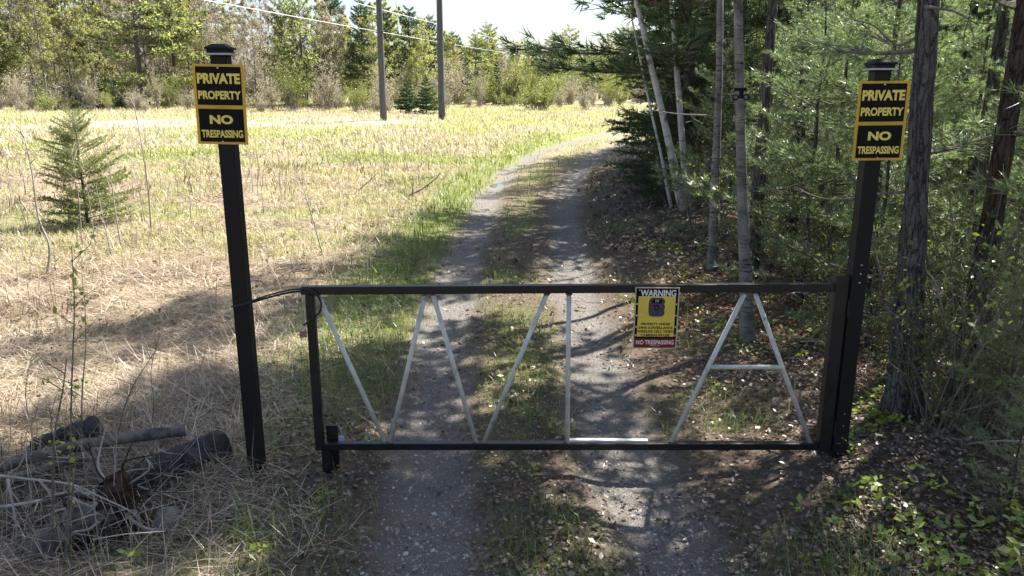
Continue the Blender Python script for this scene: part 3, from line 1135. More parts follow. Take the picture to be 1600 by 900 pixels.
POPLAR = [broadleaf(11, .095, M['poplar'], M['under'], .055, 3, .42, 18, .55, .26, 5, 4),
          broadleaf(10, .085, M['poplar'], M['under'], .055, 3, .40, 18, .5, .26, 5, 4, lean=(.5, .2))]
popA = broadleaf(11, .062, M['poplar'], M['under'], .055, 3, .48, 18, .55, .26, 5, 4, lean=(-.62, 0), bark=.003)
popB = broadleaf(10.5, .062, M['poplar'], M['under'], .055, 3, .50, 18, .55, .26, 5, 4, lean=(-.95, .1), bark=.003)
place(popA, 'poplar_tree', 'slim grey poplar trunk standing tallest between birch and camera tree', 'tree', (2.84, 10.7, hz(2.84, 10.7)), 0, 1, NEAR)
place(popB, 'poplar_tree', 'grey poplar trunk with the twin lamp unit strapped to it', 'tree', (2.50, 7.75, hz(2.5, 7.75)), 0, 1, NEAR)
for (x, y, ln, H, r, lab) in ((3.45, 15.4, (-2.35, 0), 8, .085, 'white birch leaning out over the lane'),
                              (3.58, 15.6, (-1.0, .3), 8, .075, 'white birch standing straighter behind the leaning one'),
                              (3.30, 15.9, (-1.75, .6), 7.5, .032, 'thin birch pole between the two white birches')):
    b = broadleaf(H, r, M['birch'], M['under'], .05, 3, .55, 10, .5, .25, 4, 4, lean=ln, tube_sides=10)
    place(b, 'birch_tree', lab, 'tree', (x, y, hz(x, y)), 0, 1, 'white birches by the lane')

for (parts, nm, x, y, rz, s, lab) in (
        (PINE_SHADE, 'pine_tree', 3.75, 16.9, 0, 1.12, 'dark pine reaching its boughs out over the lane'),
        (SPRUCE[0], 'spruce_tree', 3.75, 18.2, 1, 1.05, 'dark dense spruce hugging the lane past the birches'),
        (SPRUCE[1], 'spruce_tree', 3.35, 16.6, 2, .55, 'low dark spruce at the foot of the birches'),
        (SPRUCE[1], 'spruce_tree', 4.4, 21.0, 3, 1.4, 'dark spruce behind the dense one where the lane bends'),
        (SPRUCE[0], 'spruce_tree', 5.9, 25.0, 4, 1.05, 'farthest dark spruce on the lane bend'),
        (PINE[1], 'pine_tree', 3.95, 8.3, .3, .92, 'bright green pine behind the hinge post sign'),
        (PINE[1], 'pine_tree', 4.15, 9.9, 2.0, .80, 'younger pine between the camera tree and hinge post'),
        (PINE[1], 'pine_tree', 5.3, 7.2, 4.0, .95, 'leafy pine rising behind the crooked pine trunk'),
        (PINE[1], 'pine_tree', 4.75, 5.75, 1.0, .85, 'sunlit young pine at the edge of view beside the crooked trunk'),
        (PINE[2], 'pine_tree', 3.28, 4.75, 2.5, .46, 'pine sapling low on the bank near the hinge post'),
        (PINE[2], 'pine_tree', 3.02, 4.2, 1.4, .30, 'smallest pine sapling at the bottom corner of the bank'),
        (PINE[2], 'pine_tree', 3.62, 5.2, .4, .62, 'small pine sapling under the crooked pine'),
        (PINE[1], 'pine_tree', 4.55, 11.3, .9, .85, 'pine behind the slim grey poplar')):
    place(parts, nm, lab, 'tree', (x, y, hz(x, y) - .03), rz, s, NEAR)

placed = [(3.75, 16.9), (4.15, 9.9), (4.55, 11.3), (3.14, 5.75), (3.74, 5.95), (2.84, 10.7), (2.5, 7.75), (3.5, 15.5), (3.75, 14.2), (3.25, 18.2), (3.9, 21), (5.4, 25), (4.05, 8.5), (3.35, 9.3), (5.3, 7.2), (4.75, 5.75), (3.75, 11.8)]
kinds = {'pine': ('pine_tree', 'green forest pine', 'pines deeper in the forest'),
         'spruce': ('spruce_tree', 'dark forest spruce', 'spruces deeper in the forest'),
         'poplar': ('poplar_tree', 'thin grey forest poplar', 'poplars deeper in the forest')}
PINE_HIGH = conifer(15, 7.6, 2.5, .72, 5, .02, LIB_FAR, .078, M['pine'], M['pine_bark'], .7, trunk_sides=10, skip=.25)  # unseen high crowns, shaped to throw shade over field, lane and brush pile
for (x, y, sc, rz, lab) in ((3.2, 10.0, 1.0, 1, 'tall bare-stemmed pine just behind the slim grey poplar'), (4.6, 7.6, .9, 2, 'tall bare-stemmed pine added for shade behind the crooked pine'), (4.05, 11.0, .95, 3, 'tall bare-stemmed pine added for shade, second behind the slim grey poplar'),
                            (4.6, 16.1, (.72, .72, 1.3), 4, 'tallest pine rising behind the birches')):
    place(PINE_HIGH, 'pine_tree', lab, 'tree', (x, y, hz(x, y) - .03), rz, sc, NEAR)
    placed.append((x, y))


def wood_spot(x, y):
    px = 800 + x / (y * math.cos(PITCH) + 2.0 * math.sin(PITCH)) * FPX
    for lim, w_ in ((1010, 'the lane-bend spruces'), (1090, 'the white birches'), (1140, 'the slim grey poplar'), (1200, 'the lamp poplar'), (1330, 'the gap before the hinge post'), (1400, 'the hinge post'),
                    (1460, 'the straight pine'), (1540, 'the crooked pine')):
        if px < lim:
            break
    else:
        w_ = 'the crooked trunk, at the edge'
    return ('close behind ' if y < 13 else 'far back behind ' if y < 22 else 'deepest in the wood behind ') + w_


def plant(k, parts, x, y, s):
    nm, lab, grp = kinds[k]
    lab = lab + ' ' + wood_spot(x, y)
    place(parts, nm, lab, 'tree', (x, y, hz(x, y) - .03), rng.uniform(0, 6.28), s, grp)
    placed.append((x, y))


for (x, y, v, sc) in ((3.55, 7.3, 2, 1.0), (3.45, 8.9, 2, 1.25), (4.7, 8.9, 1, .72), (3.95, 10.9, 2, 1.3), (5.5, 9.3, 1, .8), (5.9, 8.1, 1, .7), (4.35, 6.5, 2, 1.05), (5.0, 10.3, 1, .85), (6.4, 10.2, 1, .95), (3.3, 12.3, 2, 1.1)):
    plant('pine', PINE[v], x, y, sc)
n_in, tries = 0, 0
while n_in < 15 and tries < 4000:            # low, open, sunlit growth close to the edge
    tries += 1
    y = rng.uniform(5.6, 13)
    x = rng.uniform(4.2, 11.5)
    if x > .78 * y + 2.0 or (y < 8 and x < 4.9) or min((x - a) ** 2 + (y - b) ** 2 for a, b in placed) < 1.05 ** 2:
        continue
    u = rng.uniform()
    if u < .45:
        plant('pine', PINE[1], x, y, rng.uniform(.6, .95))
    elif u < .84:
        plant('pine', PINE[2], x, y, rng.uniform(.8, 1.3))
    else:
        plant('poplar', POPLAR[int(rng.integers(2))], x, y, rng.uniform(.7, 1.0))
    n_in += 1
n_in, tries = 0, 0
while n_in < 74 and tries < 5000:            # taller, closed wood beyond
    tries += 1
    y = rng.uniform(13, 38)
    x = roadc(y) + 3.5 + rng.uniform(0, 1) ** 1.3 * 15
    if x > .74 * y + 2.0 or min((x - a) ** 2 + (y - b) ** 2 for a, b in placed) < 1.3 ** 2:
        continue
    lim = 1.8 * (x - roadc(y) * .6 + 1.6)
    u = rng.uniform()
    sc = rng.uniform(.85, 1.2)
    if u < .42:
        k, parts, H = ('pine', PINE_C[0], 8.5) if rng.uniform() < .5 else ('pine', PINE_TALL, 12)
    elif u < .66:
        k, parts, H = 'spruce', SPRUCE[int(rng.integers(2))], 6.2
        sc *= 1.25
    else:
        k, parts, H = 'poplar', POPLAR[int(rng.integers(2))], 10.5
    plant(k, parts, x, y, min(sc, lim / H))
    n_in += 1

# understory shrubs of the forest edge
UND = [shrub_parts(1.6, 1.6, 16, M['under'], .031, M['twig'], 7, 7, .004), shrub_parts(1.2, 1.7, 16, M['under'], .030, M['twig'], 6, 7, .004),
       shrub_parts(2.3, 1.6, 14, M['under'], .033, M['twig'], 4, 8, .0045)]
for i in range(90):
    y = 5.2 + rng.uniform(0, 1) ** 1.5 * 16
    x = roadc(y) + 3.1 + rng.uniform(0, 1) ** 1.3 * (3.2 + .3 * y)
    if 800 + x / (y * .97 + .5) * FPX > 1650:
        continue
    place(UND[int(rng.integers(3))], 'understory_shrub', 'twiggy yellow-green shrub ' + wood_spot(x, y), 'shrub',
          (x, y, hz(x, y)), rng.uniform(0, 6.28), rng.uniform(.6, 1.15), 'understory shrubs')

# bare dead branches sticking out at the forest edge


def dead_branch(pts, r, label, twigs=6, mat='pale_twig', name='dead_branch', group='dead branches'):
    P = smoothpath(pts, 5)
    o = tag(empty(name, tuple(P[0])), label, 'branch', group)
    P = P - P[0]
    MB().tube(P, np.linspace(r, r * .3, len(P)), 6).build('limb', M[mat], o, smooth=True)
    for i in range(twigs):
        k = rng.integers(2, len(P) - 1)
        d = norm(norm(P[k] - P[k - 1]) + rng.normal(0, .7, 3))
        L = rng.uniform(.12, .4) * max(.5, np.linalg.norm(P[-1]) * .6)
        q = [P[k], P[k] + d * L * .5 + rng.normal(0, .02, 3), P[k] + d * L + rng.normal(0, .05, 3)]
        MB().tube(q, [r * .4, r * .3, r * .12], 4).build('twig', M[mat], o)
    return o


dead_branch([at(1575, 470, 5.7), at(1540, 480, 5.6), at(1520, 520, 5.5), at(1500, 560, 5.45), at(1475, 585, 5.45)], .014, 'pale bare branch hanging beside the crooked pine trunk')
dead_branch([at(1440, 420, 5.85), at(1460, 440, 5.7), at(1475, 490, 5.6), at(1500, 560, 5.6)], .012, 'pale broken branch hanging off the straight pine')
dead_branch([at(1640, 480, 5.9), at(1590, 470, 5.8), at(1540, 462, 5.7)], .010, 'thin bare branch reaching in from behind the crooked pine')
dead_branch([at(1420, 300, 5.8), at(1380, 302, 6.1), at(1300, 312, 6.4), at(1240, 295, 6.6)], .013, 'long bare bough crossing behind the hinge post', 9, 'twig')
dead_branch([at(1430, 60, 5.8), at(1400, 70, 5.9), at(1365, 40, 6.0), at(1330, 30, 6.1)], .012, 'bare bough high on the straight pine toward the lane', 6, 'twig')
dead_branch([at(1445, 10, 5.7), at(1490, 18, 5.5), at(1530, 40, 5.4)], .012, 'bare bough high on the straight pine toward the crooked one', 5, 'twig')
dead_branch([at(1600, 690, 4.6), at(1540, 690, 4.75), at(1450, 705, 4.9)], .010, 'pale dead stick lying on the shaded bank', 4)
dead_branch([at(1105, 180, 10.6), at(1060, 178, 10.8), at(1020, 172, 11)], .012, 'bare side branch on the slim grey poplar', 5, 'pale_twig')
for i in range(26):
    px, py = rng.uniform(1180, 1640), rng.uniform(330, 620)
    Yd = rng.uniform(6.4, 9.5)
    a = at(px, py, Yd)
    a.z = max(a.z, hz(a.x, a.y) + .1)
    d = Vector((rng.normal(0, .6), rng.normal(0, .3), rng.normal(-.05, .35)))
    dead_branch([a, a + d * .4, a + d * .8 + Vector((0, 0, -.08)), a + d * 1.1 + Vector((0, 0, -.2))], .008, 'thin dead twiggy branch tangled in the forest understory', 5,
                'pale_twig' if i % 2 else 'twig', 'dead_branch', 'tangled dead branches')

# twin lamp unit strapped to the poplar
lp = at(1157, 150, 7.60)
tl = tag(empty('lamp_unit', lp, 0, .72), 'black twin lamp and camera unit strapped to a poplar trunk', 'camera')
MB().box((0, .035, .085), (.165, .05, .045)).build('strap_plate', M['black_vinyl'], tl, bevel=.006)
MB().box((.012, .02, .03), (.055, .05, .10)).build('housing', M['black_vinyl'], tl, bevel=.008)
MB().box((0, .01, -.015), (.13, .035, .03)).build('bracket', M['black_vinyl'], tl, bevel=.005)
for sx in (-.078, .062):
    hd = MB().tube([(sx, .03, -.015), (sx, -.035, -.018), (sx, -.045, -.018)], [.03, .043, .043], 16).build('lamp_head', M['black_vinyl'], tl, smooth=False)
    MB().tube([(sx, -.0455, -.018), (sx, -.049, -.018)], [.026, .022], 16).build('lens', M['lens'], hd)
MB().tube([(-.03, .03, -.03), (-.06, .02, -.12), (-.035, .03, -.22), (-.05, .06, -.36)], .006, 5).build('lead', M['padlock_red'], tl)

# ------------------------------------------------------------------ far treeline
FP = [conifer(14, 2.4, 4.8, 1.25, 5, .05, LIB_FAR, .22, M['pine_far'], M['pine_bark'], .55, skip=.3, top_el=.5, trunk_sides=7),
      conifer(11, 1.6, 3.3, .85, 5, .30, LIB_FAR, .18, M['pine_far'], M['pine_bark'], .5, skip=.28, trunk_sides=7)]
FD = conifer(11.5, 2.0, 2.5, .70, 6, .25, LIB_FAR, .20, M['pine_dark'], M['pine_bark'], .42, skip=.2, trunk_sides=7)
FS = [conifer(6.5, .2, 1.25, .38, 7, -.05, LIB_FAR_SPRUCE, .10, M['spruce'], M['pine_bark'], .95, trunk_sides=6),
      conifer(3.6, .1, 1.35, .28, 7, .05, LIB_FAR_SPRUCE, .08, M['spruce'], M['pine_bark'], .9, trunk_sides=6)]
FA = [broadleaf(11, .10, M['poplar'], M['aspen'], .105, 10, .16, 30, .7, .26, 6, 5, twig_mat=M['pale_twig'], tube_sides=5, twig_w=.012),
      broadleaf(9, .09, M['poplar'], M['aspen'], .10, 11, .10, 30, .75, .30, 6, 5, twig_mat=M['pale_twig'], tube_sides=5, twig_w=.012)]
FB = [broadleaf(11, .10, M['poplar'], M['rose_bud'], .10, 3, .12, 32, .6, .28, 7, 6, twig_mat=M['rose_twig'], tube_sides=5, twig_w=.016),
      broadleaf(10, .09, M['poplar'], M['bud'], .11, 4, .10, 34, .7, .30, 8, 7, twig_mat=M['rose_twig'], tube_sides=5, twig_w=.016)]
FSH = [shrub_parts(2.4, 2.2, 34, M['shrub'], .085, M['pale_twig'], 12, 7), shrub_parts(2.0, 2.0, 34, M['bud'], .075, M['rose_twig'], 8, 7),
       shrub_parts(1.6, 2.0, 30, M['shrub'], .085, M['pale_twig'], 13, 7)]
FAR = {'pine': ('pine_tree', 'broad pale green pine in the far treeline', 'far pines'),
       'dark': ('pine_tree', 'dark green narrow pine in the far treeline', 'far dark pines'),
       'spruce': ('spruce_tree', 'small pointed dark spruce among the far treeline', 'far spruces'),
       'aspen': ('aspen_tree', 'pale yellow-green budding aspen in the far treeline', 'far aspens'),
       'bare': ('budding_tree', 'brownish pink leafless budding tree in the far treeline', 'far budding trees')}
FMESH = {'pine': FP, 'dark': [FD], 'spruce': FS, 'aspen': FA, 'bare': FB}


def landmark(px):
    for lim, w_ in ((60, 'beyond the field edge'), (200, 'above the young field spruce'), (310, 'beside the field signpost'), (440, 'just past the field signpost'), (580, 'before the first utility pole'),
                    (700, 'between the utility poles'), (800, 'past the second utility pole'), (880, 'under the wires')):
        if px < lim:
            return w_
    return 'over the lane bend'


def far_tree(k, px, D, s, label=None, rz=None, var=None):
    x = (px - 800) / FPX * D * .985
    nm, lab, grp = FAR[k]
    ms = FMESH[k]
    parts = ms[var if var is not None else int(rng.integers(len(ms)))]
    lab = lab.replace('in the far treeline', ('in the far front row ' if D < 84 else 'in the far back rows ') + landmark(px)).replace('among the far treeline', 'in the far treeline ' + landmark(px))
    place(parts, nm, label or lab, 'tree', (x, D, hz(x, D) - .1), rng.uniform(0, 6.28) if rz is None else rz, s, grp)


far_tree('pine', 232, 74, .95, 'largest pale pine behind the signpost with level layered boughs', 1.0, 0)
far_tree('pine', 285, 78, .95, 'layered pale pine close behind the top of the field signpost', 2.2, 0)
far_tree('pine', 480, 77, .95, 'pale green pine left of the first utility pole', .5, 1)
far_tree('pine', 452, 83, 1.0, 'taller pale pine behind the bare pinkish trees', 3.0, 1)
far_tree('dark', 573, 78, .86, 'dark green pine just beside the first utility pole')
far_tree('dark', 528, 84, 1.0, 'thin dark pine top poking above the pale pine')
far_tree('spruce', 638, 62, .80, 'small dark spruce between the utility poles nearer the first', var=1)
far_tree('spruce', 668, 61, .84, 'small dark spruce between the utility poles nearer the second', var=1)
far_tree('spruce', 729, 84, .78, 'slender dead-looking spruce past the second utility pole', var=0)
far_tree('spruce', 776, 84, .80, 'pointed dark spruce farther along past the second utility pole', var=0)
far_tree('spruce', 165, 70, .75, 'small round spruce at the foot of the pale layered pines', var=1)
for px in np.arange(-230, 610, 14):
    p = px + rng.normal(0, 8)
    D = rng.uniform(76, 92)
    if p < 190:
        k = rng.choice(['bare', 'aspen', 'pine', 'bare', 'bare', 'aspen'])
    elif p < 340:
        k = rng.choice(['bare', 'aspen', 'bare'])
    elif p < 445:
        k = 'bare'
    elif p < 560:
        k = rng.choice(['bare', 'aspen', 'bare'])
    else:
        k = 'aspen'
    top = 1.30 if p < 330 else (1.02 if p < 450 else .92)
    far_tree(k, p, D, top * rng.uniform(.85, 1.1))
for px in np.arange(-230, 350, 24.0):
    far_tree(rng.choice(['pine', 'bare', 'bare', 'aspen']), px + rng.normal(0, 9), rng.uniform(95, 108), rng.uniform(1.1, 1.35))
for px in np.arange(600, 720, 7.0):
    far_tree(rng.choice(['aspen', 'aspen', 'bare', 'dark']), px + rng.normal(0, 5), rng.uniform(84, 104), rng.uniform(.70, .98) * (1.1 - (px - 600) / 500))
for px in np.arange(700, 1060, 8.0):
    far_tree(rng.choice(['aspen', 'bare', 'pine', 'dark', 'spruce', 'aspen']), px + rng.normal(0, 5), rng.uniform(104, 135), rng.uniform(.55, .80))
for px in np.arange(690, 1060, 8.0):
    far_tree(rng.choice(['pine', 'dark', 'dark', 'aspen']), px + rng.normal(0, 5), rng.uniform(140, 175), rng.uniform(.78, 1.02) * (1.05 - max(0, px - 700) / 1400))
for px in np.arange(-230, 1010, 12.0):
    D = rng.uniform(64, 74) if px < 700 else rng.uniform(66, 92)
    x = (px + rng.normal(0, 5) - 800) / FPX * D
    k = int(rng.choice([0, 1, 2, 1]))
    lab = ('olive green leafing shrub in the fringe below the far treeline', 'brown budding shrub in the fringe below the far treeline', 'low green shrub in the fringe below the far treeline')[k]
    lab = lab.replace('in the fringe below', landmark(px) + ' in the fringe of')
    place(FSH[k], 'fringe_shrub', lab, 'shrub', (x, D, hz(x, D) - .05), rng.uniform(0, 6.28), (lambda q: (q * rng.uniform(.7, 1.1), q * rng.uniform(.7, 1.1), q * rng.uniform(.7, 1.5)))(rng.uniform(.5, 1.4)), ('far olive shrubs', 'far brown shrubs', 'far low shrubs')[k])

for px in np.arange(-230, 900, 15.0):             # growth under and behind the far trees
    D = rng.uniform(80, 100)
    x = (px + rng.normal(0, 6) - 800) / FPX * D
    k = int(rng.choice([0, 1, 1, 2]))
    q = rng.uniform(1.1, 1.9)
    place(FSH[k], 'fringe_shrub', ('olive green shrub', 'brown budding shrub', 'broad green shrub')[k] + ' in the gaps under the far trees ' + landmark(px), 'shrub',
          (x, D, hz(x, D) - .05), rng.uniform(0, 6.28), (q, q, q * rng.uniform(.8, 1.4)), ('far olive shrubs', 'far brown shrubs', 'far low shrubs')[k])

# ------------------------------------------------------------------ field: young spruce, bare saplings, brush
p = ground_px(138, 352)
place(YOUNG, 'spruce_tree', 'young sunlit spruce standing alone in the straw field', 'tree', (p.x, p.y, p.z - .04), .4, 1.0)


def sapling(pts, Yd, r, label, twigs=7, mat='pale_twig', group='bare saplings in the field', leaves=0, leafsize=.03, tl=.45):
    b = ground_px(*pts[0]) if Yd is None else at(pts[0][0], pts[0][1], Yd)
    Y0 = b.y
    q = [Vector((b.x, b.y, min(b.z, hz(b.x, b.y)) - .05))] + [at(px, py, Y0 + .02 * i) for i, (px, py) in enumerate(pts[1:])]
    o = tag(empty('sapling', q[0]), label, 'sapling', group)
    P = smoothpath(q, 4) - np.array(q[0])
    MB().tube(P, np.linspace(r, r * .3, len(P)), 5).build('stem', M[mat], o, smooth=True)
    H = P[-1, 2]
    C = []
    for i in range(twigs):
        k = int(rng.integers(len(P) // 3, len(P)))
        a = rng.uniform(0, 6.28)
        d = norm(np.array([math.cos(a), math.sin(a), rng.uniform(.5, 1.4)]))
        L = H * rng.uniform(.08, tl * .6)
        e = P[k] + d * L
        MB().tube([P[k], P[k] + d * L * .5 + rng.normal(0, .012, 3), e], [r * .45, r * .3, r * .12], 3, cap=False).build('twig', M[mat], o)
        C += [P[k] + (e - P[k]) * u for u in rng.uniform(.2, 1, 3)]
    if leaves:
        ks = rng.integers(len(P) // 4, len(P), leaves)
        C = np.array(list(P[ks] + rng.normal(0, .012, (leaves, 3))) + C)
        V, F = leafquads(C, leafsize)
        MB().add(V, F).build('foliage', M['spring'], o)
    return o


SAP = 'bare pale whip sapling standing in the straw field'
sapling([(72, 428), (77, 385), (60, 340), (50, 270), (38, 215)], None, .020, 'curved bare sapling with the bent dark foot in the straw field', 8)
sapling([(190, 388), (180, 330), (172, 270), (160, 212)], None, .014, 'straight bare sapling just in front of the young spruce', 8)
sapling([(236, 362), (232, 300), (222, 230), (206, 145)], None, .018, 'tall reddish bare sapling clump beside the young spruce', 9, 'rose_twig')
for pts in ([(228, 352), (216, 290), (205, 250)], [(150, 385), (140, 320), (130, 255)], [(128, 384), (122, 300), (112, 240)], [(107, 352), (104, 300), (95, 250)], [(43, 366), (38, 340), (20, 300)],
            [(298, 342), (296, 300), (288, 240)], [(412, 332), (408, 290), (398, 215)], [(505, 398), (485, 330), (465, 268)], [(488, 352), (480, 300), (470, 262)],
            [(603, 296), (600, 260), (588, 215)], [(640, 268), (634, 250), (626, 215)], [(395, 300), (392, 260), (384, 205)], [(330, 300), (326, 262), (322, 225)], [(560, 270), (556, 240), (552, 210)],
            [(438, 300), (437, 270), (434, 236)], [(175, 400), (163, 350), (150, 290)], [(640, 232), (630, 215), (640, 190)], [(700, 240), (697, 222), (690, 200)], [(20, 330), (14, 290), (4, 250)]):
    sapling(pts, None, rng.uniform(.008, .013), SAP, 6)

LSAP = 'leafing saplings in the brush pile'
sapling([(96, 905), (108, 760), (112, 600), (116, 480), (112, 385)], 3.95, .007, 'tallest thin shoot with bright spring leaves above the brush pile', 7, 'twig', LSAP, 42, .030, .22)
sapling([(78, 905), (82, 800), (84, 690), (98, 610), (104, 560)], 3.98, .009, 'greenish forked shoot with sparse buds at the brush pile', 5, 'twig', LSAP, 10, .026, .3)
sapling([(122, 700), (128, 620), (134, 540), (132, 460)], 5.0, .006, 'thin leafy shoot behind the charred log', 6, 'twig', LSAP, 26, .030, .22)
sapling([(96, 905), (110, 800), (118, 720), (124, 690)], 3.9, .007, 'short shoot with a leaf tuft near the pale log', 3, 'twig', LSAP, 8, .030, .2)
sapling([(178, 860), (178, 760), (182, 690), (178, 640)], 4.35, .006, 'upright bare shoot rising from the upturned stump', 4, 'pale_twig', LSAP, 0)
sapling([(225, 700), (240, 640), (236, 580), (250, 520)], 5.6, .005, 'thin dry stalk standing in straw behind the logs', 4, 'twig', LSAP, 0)
sapling([(175, 700), (200, 620), (235, 560), (245, 545)], 5.5, .006, 'leaning dry stalk in straw beside the leafy shoot', 4, 'twig', LSAP, 0)
sapling([(55, 700), (40, 620), (48, 560)], 5.3, .005, 'dry forked stalk at the field edge by the logs', 4, 'rose_twig', LSAP, 6, .02)

# logs, stump, rock, arching branch


def log(pts, r, label, mat, cut=True, sides=18):
    P = smoothpath(pts, 9)
    o = tag(empty('fallen_log', tuple(P[0])), label, 'log', 'logs in the brush pile')
    P = P - P[0]
    rr = r * (1 + rng.normal(0, .05, len(P)))
    v, q, t = tube_arr(P, rr, sides, True)
    v[:-2] += norm(rng.normal(size=v[:-2].shape)) * r * .07
    MB().addq(v, q, t).build('bark', M[mat], o, smooth=True)
    if cut:
        for e, d in ((P[0], P[0] - P[1]), (P[-1], P[-1] - P[-2])):
            d = norm(d)
            MB().tube([e - d * .004, e + d * .008], [r * .9, r * .84], sides).build('cut_face', M['cut'] if mat != 'char' else M['char'], o)
    return o


log([at(-60, 905, 4.05), at(40, 868, 4.15), at(120, 820, 4.3), at(175, 792, 4.4)], .10, 'pale weathered log with a sawn end in the near corner', 'log')
log([at(190, 772, 4.75), at(270, 732, 4.95), at(352, 696, 5.2)], .135, 'thick charred black log between stump and signpost', 'char')
log([at(-40, 740, 4.8), at(60, 712, 4.95), at(160, 690, 5.1), at(290, 672, 5.3)], .042, 'long grey pole lying uppermost on the brush pile', 'log')
log([at(-40, 762, 4.75), at(50, 738, 4.85), at(130, 712, 5.0)], .030, 'second grey pole lying under the long one', 'log')
log([at(60, 705, 5.25), at(100, 690, 5.3), at(155, 668, 5.4)], .10, 'short charred black log behind the grey poles', 'char')
log([at(-30, 800, 4.5), at(60, 785, 4.55), at(135, 768, 4.6)], .022, 'thin pale pole propped low in the brush pile', 'log')

st = at(178, 815, 4.4)
st.z = hz(st.x, st.y)
stump = tag(empty('upturned_stump', st), 'upturned reddish brown stump with tangled roots in the brush pile', 'stump')
V, q, t = tube_arr([(0, 0, -.1), (.01, 0, .05), (.0, .02, .2), (.05, .02, .34), (.03, .03, .42)], [.17, .16, .13, .10, .04], 18, True)
V += rng.normal(0, .028, V.shape)
MB().addq(V, q, t).build('root_mass', M['root'], stump, smooth=True)
for i in range(30):
    a = rng.uniform(0, 6.28)
    z0 = rng.uniform(.1, .38)
    d = np.array([math.cos(a), math.sin(a) * .7, rng.uniform(-.3, .9)])
    p0 = np.array([math.cos(a) * .1, math.sin(a) * .1, z0])
    L = rng.uniform(.12, .36)
    pts = [p0, p0 + d * L * .4 + rng.normal(0, .03, 3), p0 + d * L * .75 + rng.normal(0, .05, 3), p0 + d * L + rng.normal(0, .07, 3)]
    MB().tube(smoothpath(pts, 3), np.linspace(.018, .003, 10) * rng.uniform(.3, 1.0), 6).build('root', M['root' if i % 3 else 'pale_twig'], stump, smooth=True)

rk = at(262, 812, 4.45)
rk.z = hz(rk.x, rk.y)
import bmesh
bm = bmesh.new()
bmesh.ops.create_icosphere(bm, subdivisions=3, radius=.1)
for v in bm.verts:
    c = v.co
    n = .78 + .4 * float(fbm(c.x * 10 + 3, c.y * 10 + c.z * 7, 1.3, 3))
    c *= n
    c.z *= .95
    c.x = max(-.07, min(.075, c.x))
me = bpy.data.meshes.new('rock')
bm.to_mesh(me)
bm.free()
me.materials.append(M['rock'])
ro = bpy.data.objects.new('rock', me)
ro.location = (rk.x, rk.y, rk.z + .05)
COL.objects.link(ro)
tag(ro, 'pale angular rock beside the stump roots', 'rock')

BR = 'dry branches in the brush pile'
dead_branch([at(-40, 738, 4.0), at(40, 748, 4.0), at(110, 757, 4.02), at(160, 778, 4.05), at(205, 800, 4.1), at(222, 822, 4.12), at(216, 838, 4.15)], .008, 'pale branch arching over the whole brush pile', 6, 'pale_twig', 'dry_branch', BR)
dead_branch([at(12, 748, 3.95), at(20, 790, 3.9), at(26, 835, 3.9), at(16, 880, 3.9)], .008, 'pale twig hanging down over the pale log', 3, 'pale_twig', 'dry_branch', BR)
dead_branch([at(-20, 795, 4.3), at(50, 785, 4.3), at(90, 772, 4.3), at(130, 768, 4.35)], .012, 'thick pale stick lying across the brush pile', 3, 'pale_twig', 'dry_branch', BR)
dead_branch([at(60, 748, 4.0), at(78, 772, 4.0), at(84, 800, 4.0), at(78, 830, 4.0)], .008, 'forked pale stick standing in the brush pile', 4, 'pale_twig', 'dry_branch', BR)
dead_branch([at(146, 765, 4.05), at(148, 800, 4.1), at(152, 830, 4.1), at(150, 845, 4.1)], .006, 'drooping pale twig before the stump', 2, 'pale_twig', 'dry_branch', BR)
dead_branch([at(215, 760, 4.5), at(265, 775, 4.4), at(308, 790, 4.35)], .005, 'straight pale stem lying past the stump toward the post', 2, 'pale_twig', 'dry_branch', BR)
dead_branch([at(250, 905, 3.9), at(262, 850, 4.1), at(278, 815, 4.25)], .006, 'pale reed stem standing by the rock', 3, 'pale_twig', 'dry_branch', BR)
dead_branch([at(285, 865, 4.05), at(320, 815, 4.2), at(365, 788, 4.3)], .005, 'dry bent grass stem near the free post', 3, 'pale_twig', 'dry_branch', BR)
dead_branch([at(240, 700, 5.2), at(200, 730, 4.9), at(175, 750, 4.75)], .008, 'dark twig leaning from the charred log to the stump', 4, 'twig', 'dry_branch', BR)
dead_branch([at(120, 690, 4.9), at(150, 725, 4.7), at(180, 752, 4.5)], .007, 'dark twig leaning on the grey poles', 4, 'twig', 'dry_branch', BR)
dead_branch([at(640, 305, 17.5), at(660, 295, 17.4), at(680, 280, 17.3), at(690, 268, 17.2)], .018, 'dark broken stick poking from the field brush by the lane', 3, 'twig', 'dry_branch', 'sticks in the field')
dead_branch([at(560, 298, 18.5), at(580, 280, 18.4), at(592, 268, 18.3)], .014, 'dark short stick in the field brush farther from the lane', 3, 'twig', 'dry_branch', 'sticks in the field')


def crumple(name, loc, s, mat, label):
    bm = bmesh.new()
    bmesh.ops.create_icosphere(bm, subdivisions=2, radius=1)
    for v in bm.verts:
        v.co *= .7 + .5 * random.random()
        v.co.x *= s[0]
        v.co.y *= s[1]
        v.co.z *= s[2]
    me = bpy.data.meshes.new(name)
    bm.to_mesh(me)
    bm.free()
    me.materials.append(mat)
    o = bpy.data.objects.new(name, me)
    o.location = loc
    COL.objects.link(o)
    tag(o, label, 'litter')


q = at(508, 668, 5.16)
crumple('plastic_scrap', (q.x + .03, 5.45, hz(q.x, 5.45) + .03), (.05, .04, .04), M['litter_blue'], 'small blue and white plastic scrap behind the gate latch end')
q = at(1464, 566, 6.0)
crumple('paper_scrap', (q.x, 6.0, q.z), (.05, .04, .035), M['litter_pale'], 'pale crumpled scrap caught on twigs beside the straight pine')

# ------------------------------------------------------------------ ground cover (nobody could count it)


